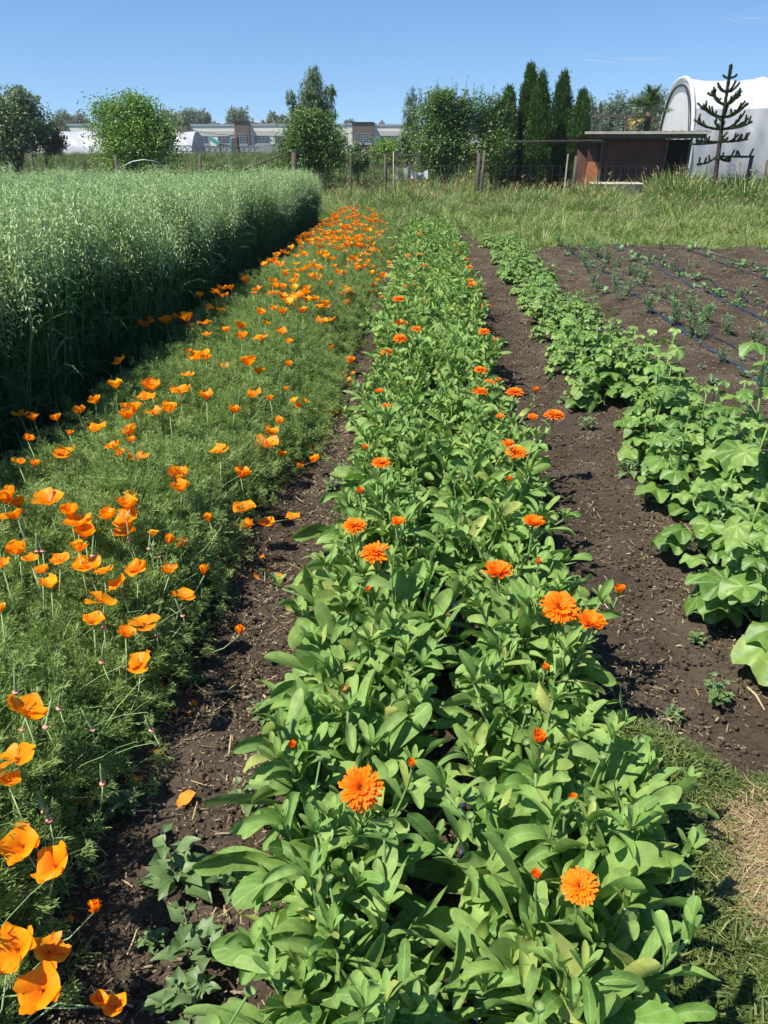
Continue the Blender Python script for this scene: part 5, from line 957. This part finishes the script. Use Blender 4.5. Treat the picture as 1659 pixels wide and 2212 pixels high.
mb.add(V, Q); tag(mb.obj('tub', M['trough'], smooth=False, loc=(x, 25.6, -.06)), 'long off white tub in the tall grass before the shed', 'tub')
# ================================================================== fence
def post(px, ptop, Y, w_, lab, lean_=0, mat='post', round_=True):
    x, z = at_Y(px, ptop, Y); mb = MB(); r = np.random.default_rng(int(px)); h = z+.06
    P = [(0, 0, -.2), (lean_*.5, 0, h*.5), (lean_, 0, h)]
    if round_: tube(mb, P, [w_/2, w_/2*.95, w_/2*.88], 9)
    else: bar(mb, P[0], P[2], w_, w_)
    return tag(mb.obj('fence_post', M[mat], loc=(x-lean_, Y, -.06)), lab, 'fence post', 'posts of the wire fence')
FY = 25.0
for a in ((66, 331, FY, .11, 'wooden fence post farthest left above the oats'), (249, 334, FY, .11, 'wooden fence post before the round bush'), (431, 334, FY, .12, 'stout wooden fence post between the two bushes', .04), (412, 341, FY, .05, 'thin stake just left of the stout post'), (496, 339, FY, .05, 'thin stake right of the stout post'), (634, 327, FY, .16, 'dark thick fence post before the middle bush'), (757, 335, FY, .05, 'thin stake right of the middle bush'), (832, 332, FY, .09, 'brown fence post left of the white netting', -.02), (1047, 325, FY, .10, 'pale leaning pole below the pear trees', .06), (1035, 330, 25.3, .12, 'grey split post below the pear trees'), (1246, 337, FY, .12, 'grey round fence post left of the shed', .03), (1624, 338, FY, .12, 'grey round fence post right of the monkey puzzle tree', .02), (1658, 345, FY, .08, 'fence post at the right picture edge')):
    post(*a)
post(1227, 333, FY, .035, 'white painted stake beside the conifers', .03, 'trough', False)
post(850, 327, FY, .03, 'thin white tipped pole holding the netting', 0, 'trough')
post(992, 354, FY, .03, 'thin grey pole under the left pear tree', 0, 'post')
mb = MB(); xs0, xs1 = at_Y(760, 350, FY)[0], at_Y(1659, 350, FY)[0]+3
for k, z in enumerate((.45, .70, .92, 1.16)): tube(mb, [(xs0, FY, z), ((xs0+xs1)/2, FY, z-.02), (xs1, FY, z)], .002, 4)
for x in np.arange(xs0, xs1, .22): tube(mb, [(x, FY, .0), (x, FY, 1.16)], .0014, 3)
xs2 = at_Y(-40, 350, FY)[0]
for z in (.6, .95): tube(mb, [(xs2, FY, z), ((xs0+xs2)/2, FY, z-.03), (xs0, FY, z)], .0025, 4)
tag(mb.obj('wire_mesh', M['wire']), 'grey wire mesh strung along the fence posts', 'fence')
# long thin beam from the conifers to the shed
mb = MB(); a, b = at_Y(1090, 305, 26.3), at_Y(1300, 303, 26.3); bar(mb, (a[0], 26.3, a[1]), (b[0], 26.3, b[1]), .05, .035); bar(mb, (a[0]+.1, 26.36, a[1]-.05), (b[0], 26.36, b[1]-.06), .03, .02); tag(mb.obj('rail', M['post']), 'long thin wooden rail running from the conifers to the shed', 'rail')
# bent pipe and leaning pole in the crop edge
Yq = 24.2; P = [(*at_Y(268, 358, Yq),), (*at_Y(285, 349, Yq),), (*at_Y(310, 345, Yq),), (*at_Y(333, 348, Yq),), (*at_Y(352, 356, Yq),)]
mb = MB(); tube(mb, [(p[0], Yq, p[1]) for p in P], .013, 7); tube(mb, [(P[0][0], Yq, P[0][1]), (P[0][0]-.3, Yq, -.1)], .02, 6); tube(mb, [(P[-1][0], Yq, P[-1][1]), (P[-1][0]+.3, Yq, -.1)], .02, 6); tag(mb.obj('bent_pipe', M['metal']), 'bent grey pipe arching above the oats before the round bush', 'pipe')
P = [(528, 366), (560, 353), (600, 338), (624, 328), (640, 327)]; P = [at_Y(a, b, 24.4) for a, b in P]; mb = MB(); tube(mb, [(p[0], 24.4, p[1]) for p in P], .022, 6); tube(mb, [(P[0][0], 24.4, P[0][1]), (P[0][0]-.6, 24.4, -.1)], .022, 6)
tag(mb.obj('leaning_pole', M['post']), 'dark slanting pole leaning against the thick post before the middle bush', 'pole')
# netting and cages
def net(pxs, ptop, pbot, Y, mat, lab, name='netting', seed=0):
    n = 24; g = np.linspace(0, 1, n); GX, GZ = np.meshgrid(g, np.linspace(0, 1, 12)); xa, xb = at_Y(pxs[0], 350, Y)[0], at_Y(pxs[1], 350, Y)[0]; za = at_Y(pxs[0], ptop, Y)[1]; zb_ = at_Y(pxs[0], pbot, Y)[1]
    sagz = (za-zb_)*(1-.35*np.sin(GX*PI)); V = np.stack([xa+(xb-xa)*GX, Y+.08*np.sin(GX*14+seed)+.1*np.sin(GX*5+GZ*3), zb_+sagz*GZ], -1).reshape(-1, 3); idx = np.arange(n*12).reshape(12, n)
    mb = MB(); mb.add(V, np.stack([idx[:-1, :-1], idx[:-1, 1:], idx[1:, 1:], idx[1:, :-1]], -1).reshape(-1, 4)); return tag(mb.obj(name, mat), lab, 'netting')
def netmat():
    m, nt, out = newmat('net'); L = nt.links.new; d = N(nt, 'ShaderNodeBsdfDiffuse'); d.inputs[0].default_value = (.45, .45, .42, 1); tr = N(nt, 'ShaderNodeBsdfTransparent'); mx = N(nt, 'ShaderNodeMixShader'); mx.inputs[0].default_value = .3; L(tr.outputs[0], mx.inputs[1]); L(d.outputs[0], mx.inputs[2]); L(mx.outputs[0], out.inputs[0]); return m
NM = netmat(); net((848, 890), 352, 388, 25.4, NM, 'pale sagging net hung between poles left of the pear tree'); net((888, 925), 366, 386, 25.6, M['plastic2'], 'crumpled white sheeting under the left pear tree', 'sheeting', 3)
mb = MB(); xa, z1 = at_Y(808, 334, 26.2); xb, _ = at_Y(905, 334, 26.2)
for x in (xa, (xa+xb)/2, xb): bar(mb, (x, 26.2, 0), (x, 26.2, z1), .05)
bar(mb, (xa-.1, 26.2, z1), (xb+.1, 26.2, z1), .05); bar(mb, (xa, 26.2, z1-.35), (xb, 26.2, z1-.35), .03); tag(mb.obj('wooden_frame', M['post']), 'low grey wooden frame behind the netting', 'frame')
x, z = at_Y(1019, 325, 29); mb = MB(); box(mb, -.12, .12, -.1, .1, 0, .28); tube(mb, [(0, 0, -1.2), (0, 0, 0)], .03, 6); tag(mb.obj('yellow_box', solid('yellow_paint', (.75, .48, .04)), loc=(x, 29, z-.14)), 'small yellow box on a stake seen through the pear trees', 'box')
# ================================================================== left white tunnels
def tunnel(pxa, pxb, ptop, Y, lab, seed, end=False, wd=5.):
    xa, xb = at_Y(pxa, 320, Y)[0], at_Y(pxb, 320, Y)[0]; h = at_Y((pxa+pxb)/2, ptop, Y)[1]+.06; t = thing('plastic_tunnel', lab, 'polytunnel', (xa, Y+wd/2, -.06), 'white plastic tunnels across the meadow')
    a = np.linspace(0, PI, 24); nx = 70; xs_ = np.linspace(0, xb-xa, nx); V = []
    for x in xs_:
        wr = .10*np.abs(np.sin(x*1.1+a*3+seed))**3+.05*np.sin(x*3.3+a*5); e = 1.; V.append(np.stack([x+0*a, -np.cos(a)*(wd/2)-wr, .45+(h-.45)*np.sin(a)**.75+.3*wr], -1))
    V = np.array(V); idx = np.arange(nx*24).reshape(nx, 24); Q = np.stack([idx[:-1, :-1], idx[1:, :-1], idx[1:, 1:], idx[:-1, 1:]], -1).reshape(-1, 4); mb = MB(); mb.add(V.reshape(-1, 3), Q); mb.obj('cover', M['tunnel'], t)
    for q in (0, nx-1):
        mb = MB(); E = V[q]; mb.add(np.concatenate([[E.mean(0)*[1, 1, 0]+[0, 0, .45]], E]), T=[(0, j+1, j+2) for j in range(23)]); mb.obj('end_wall', M['plastic2'], t)
    mb = MB(); box(mb, 0, xb-xa, -wd/2-.02, -wd/2+.02, 0, .5); mb.obj('side_board', M['plastic2' if end else 'glass'], t)
tunnel(120, 240, 283, 75, 'white plastic tunnel showing left of the round bush', 1)
tunnel(318, 414, 284, 78, 'white plastic tunnel with its pointed end right of the round bush', 2, True)
tunnel(-60, 12, 300, 80, 'white plastic tunnel low behind the dark tree at the left edge', 3)
# low white sheet wall + truss + conveyor
Yw = 92.; xa, z1 = at_Y(378, 314, Yw); xb, _ = at_Y(770, 314, Yw); mb = MB()
for i in range(26):
    x0_ = xa+(xb-xa)*i/26; x1_ = xa+(xb-xa)*(i+1)/26-.05; box(mb, x0_, x1_, Yw, Yw+.15, -.06, z1+.08*math.sin(i*2.3))
tag(mb.obj('sheet_fence', M['plastic2']), 'low pale sheet fence running before the long building', 'fence')
Yt = 70.; mb = MB(); xa, zt_ = at_Y(375, 315, Yt); xb, zb_ = at_Y(560, 315, Yt); zb_ = at_Y(400, 327, Yt)[1]; n = 15
bar(mb, (xa, Yt, zt_), (xb, Yt, zt_-.1), .06); bar(mb, (xa, Yt, zb_), (xb, Yt, zb_-.1), .06)
for i in range(n):
    x = xa+(xb-xa)*i/n; bar(mb, (x, Yt, zb_), (x+(xb-xa)/n*.9, Yt, zt_-.05), .05); bar(mb, (x, Yt+.6, zb_), (x, Yt, zt_), .04)
for i in (0, 5, 10, 14): bar(mb, (xa+(xb-xa)*i/14, Yt, -.06), (xa+(xb-xa)*i/14, Yt, zb_), .05)
tag(mb.obj('metal_truss', M['wire']), 'long low metal truss on legs in the meadow before the building', 'truss')
Yk = 88.; t = thing('conveyor', 'teal farm conveyor raised before the building windows', 'conveyor', (at_Y(490, 315, Yk)[0], Yk, 0)); ox = t.location[0]
mb = MB(); a, b = at_Y(452, 298, Yk), at_Y(475, 312, Yk); bar(mb, (a[0]-ox, 0, a[1]), (b[0]-ox, 0, b[1]), .5, .35); mb.obj('chute', M['teal'], t)
mb = MB(); a, b = at_Y(497, 300, Yk), at_Y(503, 318, Yk); box(mb, a[0]-ox, b[0]-ox, -.4, .4, 0, a[1]); mb.obj('housing', M['teal'], t)
mb = MB(); a, b = at_Y(503, 300, Yk), at_Y(515, 318, Yk); box(mb, a[0]-ox, b[0]-ox, -.5, .5, .3, a[1]+.1); mb.obj('hopper', M['bark'], t)
mb = MB(); a, b = at_Y(475, 312, Yk), at_Y(497, 316, Yk); bar(mb, (a[0]-ox, 0, a[1]), (b[0]-ox, 0, b[1]), .3, .2); bar(mb, (a[0]-ox, 0, a[1]), (a[0]-ox, 0, 0), .12); bar(mb, (b[0]-ox+1, 0, b[1]), (b[0]-ox+1, 0, 0), .12); mb.obj('frame', M['post'], t)
# ================================================================== long building
YB = 150.; t = thing('long_building', 'long flat roofed cream building with brown blocks and window bays', 'building', (0, YB, -.06))
bx = lambda px: at_Y(px, 300, YB)[0]
bz = lambda py, px=500: at_Y(px, py, YB)[1]+.06
def wall(px0, px1, ptop, mat, dy=0., nm='wall'):
    mb = MB(); box(mb, bx(px0), bx(px1), dy, 14, 0, bz(ptop, (px0+px1)/2)); w_ = mb.obj(nm, M[mat], t)
    mb = MB(); box(mb, bx(px0)-.05, bx(px1)+.05, dy-.12, dy-.01, bz(ptop, (px0+px1)/2)-.25, bz(ptop, (px0+px1)/2)+.06); mb.obj('parapet', M['winframe' if mat == 'cream' else 'dark'], w_); return w_
def window(px0, px1, p0, p1, dy, cols, rows):
    x0_, x1_, z0, z1 = bx(px0), bx(px1), bz(p1, px0), bz(p0, px0); mb = MB()
    for i in range(cols+1): xx = x0_+(x1_-x0_)*i/cols; box(mb, xx-.025, xx+.025, dy-.12, dy-.02, z0, z1)
    for j in range(rows+1): zz = z0+(z1-z0)*j/rows; box(mb, x0_, x1_, dy-.10, dy-.025, zz-.025, zz+.025)
    box(mb, x0_-.25, x1_+.25, dy-.3, dy-.01, z0-.35, z0-.1); f = mb.obj('window', M['winframe'], t)
    mb = MB(); box(mb, x0_, x1_, dy-.05, dy-.015, z0, z1); mb.obj('pane', M['glass'], f)
for a in ((-100, 115, 268, 'cream'), (147, 375, 268, 'cream'), (412, 510, 269, 'cream'), (541, 747, 268, 'cream'), (762+0, 808, 0, ''), (808, 872, 269, 'cream'), (890, 1080, 270, 'cream')):
    if a[3]: wall(*a)
wall(747, 762, 267, 'cream')
for a in ((115, 147, 265), (375, 412, 265), (510, 541, 262.5), (762, 808, 264.5), (872, 890, 266)): wall(a[0], a[1], a[2], 'brown', -.8, 'wall_block')
for a, b in ((420, 506), (549, 745), (815, 868)):
    mb = MB(); box(mb, bx(a), bx(b), -.06, -.01, bz(294, 500), bz(283, 500)); mb.obj('shade_band', M['creamshade'], t)
for a in ((425, 450, 294, 310, 0, 3, 3), (471, 497, 294, 310, 0, 3, 3), (513, 534, 290, 310, -.8, 3, 4), (549.5, 582, 293, 309, 0, 4, 3), (594, 616, 293, 309, 0, 3, 3), (735, 746, 293, 309, 0, 2, 3), (768, 785, 289, 308, -.8, 3, 4), (786, 802, 289, 308, -.8, 3, 4), (822, 860, 293, 308, 0, 5, 3), (260, 300, 293, 309, 0, 4, 3)): window(*a)
for a, b, c in ((511, 540, 312), (763, 807, 311)):
    mb = MB(); box(mb, bx(a), bx(b), -.86, -.81, 0, bz(c, a)); mb.obj('brick_base', M['redbrick'], t)
for a in ((442, 461, 264), (600, 612, 264), (556, 562, 262), (566, 572, 262), (578, 592, 263), (816, 828, 263), (626, 640, 263)):
    mb = MB(); c = bx(a[0]); d = bx(a[1]); box(mb, c, d, 4, 6, bz(269), bz(a[2])); tube(mb, [((c+d)/2, 5, bz(a[2])), ((c+d)/2, 5, bz(a[2])+.35)], .2, 8); mb.obj('roof_unit', M['brown'], t)
mb = MB(); tube(mb, [(bx(557), 5, bz(269)), (bx(557), 5, bz(257))], .28, 8); mb.obj('flue', M['wire'], t)
for i, (px, tp, Y_) in enumerate(((380, 262, 120), (508, 283, 118))):
    x, z = at_Y(px, tp, Y_); mb = MB(); tube(mb, [(0, 0, 0), (0, 0, z+.06)], [.16, .11], 8); bar(mb, (-.9, 0, z-.5), (.9, 0, z-.5), .12); tag(mb.obj('utility_pole', M['bark'], loc=(x, Y_, -.06)), ('dark utility pole before the brown block left of the first bay', 'dark utility pole beside the tall brown block')[i], 'utility pole')
a, b = at_Y(380, 264, 120), at_Y(508, 285, 118); mb = MB(); s = np.linspace(0, 1, 14); tube(mb, np.stack([a[0]+(b[0]-a[0])*s, 120-2*s, a[1]-.4+(b[1]-a[1])*s-1.2*s*(1-s)], -1), .03, 4); tag(mb.obj('overhead_wire', M['dark']), 'sagging overhead wire between the two utility poles', 'wire')
# ================================================================== thin high clouds
def cloudmat():
    m, nt, out = newmat('cirrus'); L = nt.links.new; tc = N(nt, 'ShaderNodeTexCoord'); nz = N(nt, 'ShaderNodeTexNoise', Scale=3., Detail=6.); mp_ = N(nt, 'ShaderNodeMapping'); mp_.inputs['Scale'].default_value = (2.5, 1, 1.2); L(tc.outputs['Generated'], mp_.inputs[0]); L(mp_.outputs[0], nz.inputs['Vector'])
    sp = N(nt, 'ShaderNodeSeparateXYZ'); L(tc.outputs['Generated'], sp.inputs[0]); az = ramp(nt, sp.outputs[2], [(.05, (0, 0, 0)), (.5, (1, 1, 1)), (.95, (0, 0, 0))]); ax = ramp(nt, sp.outputs[0], [(0, (0, 0, 0)), (.2, (1, 1, 1)), (.6, (1, 1, 1)), (1, (0, 0, 0))])
    nn = ramp(nt, nz.outputs[0], [(.3, (.02, .02, .02)), (.75, (.22, .22, .22))]); m1 = N(nt, 'ShaderNodeMath', operation='MULTIPLY'); L(az, m1.inputs[0]); L(ax, m1.inputs[1]); m2 = N(nt, 'ShaderNodeMath', operation='MULTIPLY'); L(m1.outputs[0], m2.inputs[0]); L(nn, m2.inputs[1])
    df = N(nt, 'ShaderNodeBsdfDiffuse'); df.inputs[0].default_value = (.9, .9, .9, 1); tl = N(nt, 'ShaderNodeBsdfTranslucent'); tl.inputs[0].default_value = (.9, .9, .9, 1); a_ = N(nt, 'ShaderNodeMixShader'); a_.inputs[0].default_value = .5; L(df.outputs[0], a_.inputs[1]); L(tl.outputs[0], a_.inputs[2])
    tr = N(nt, 'ShaderNodeBsdfTransparent'); mx = N(nt, 'ShaderNodeMixShader'); L(m2.outputs[0], mx.inputs[0]); L(tr.outputs[0], mx.inputs[1]); L(a_.outputs[0], mx.inputs[2]); L(mx.outputs[0], out.inputs[0]); return m
CM = cloudmat()
for (pa, pb_, wpx, lab) in (((1232, 127), (1498, 134), 5, 'thin white cloud streak high over the shed'), ((1550, 40), (1690, 44), 5, 'fainter short cloud streak at the upper right edge')):
    Yc_ = 3000.; a, b = at_Y(*pa, Yc_), at_Y(*pb_, Yc_); h_ = 11; mb = MB(); s = np.linspace(0, 1, 30); P = np.stack([a[0]+(b[0]-a[0])*s, 0*s+Yc_, a[1]+(b[1]-a[1])*s+4*np.sin(s*9)], -1); tube(mb, P, h_*np.sin(PI*np.clip(s, .01, .99))**.5, 12); tag(mb.obj('cloud', CM), lab, 'cloud')
# ================================================================== thin haze in the air
m, nt, out = newmat('haze'); v = N(nt, 'ShaderNodeVolumePrincipled'); v.inputs['Color'].default_value = (.9, .95, 1, 1); v.inputs['Density'].default_value = .0004; nt.links.new(v.outputs[0], out.inputs['Volume'])
mb = MB(); box(mb, -900, 900, -80, 900, -1.1, 14); tag(mb.obj('haze', m, smooth=False), 'faint pale haze softening the far trees', 'haze', kind='stuff')
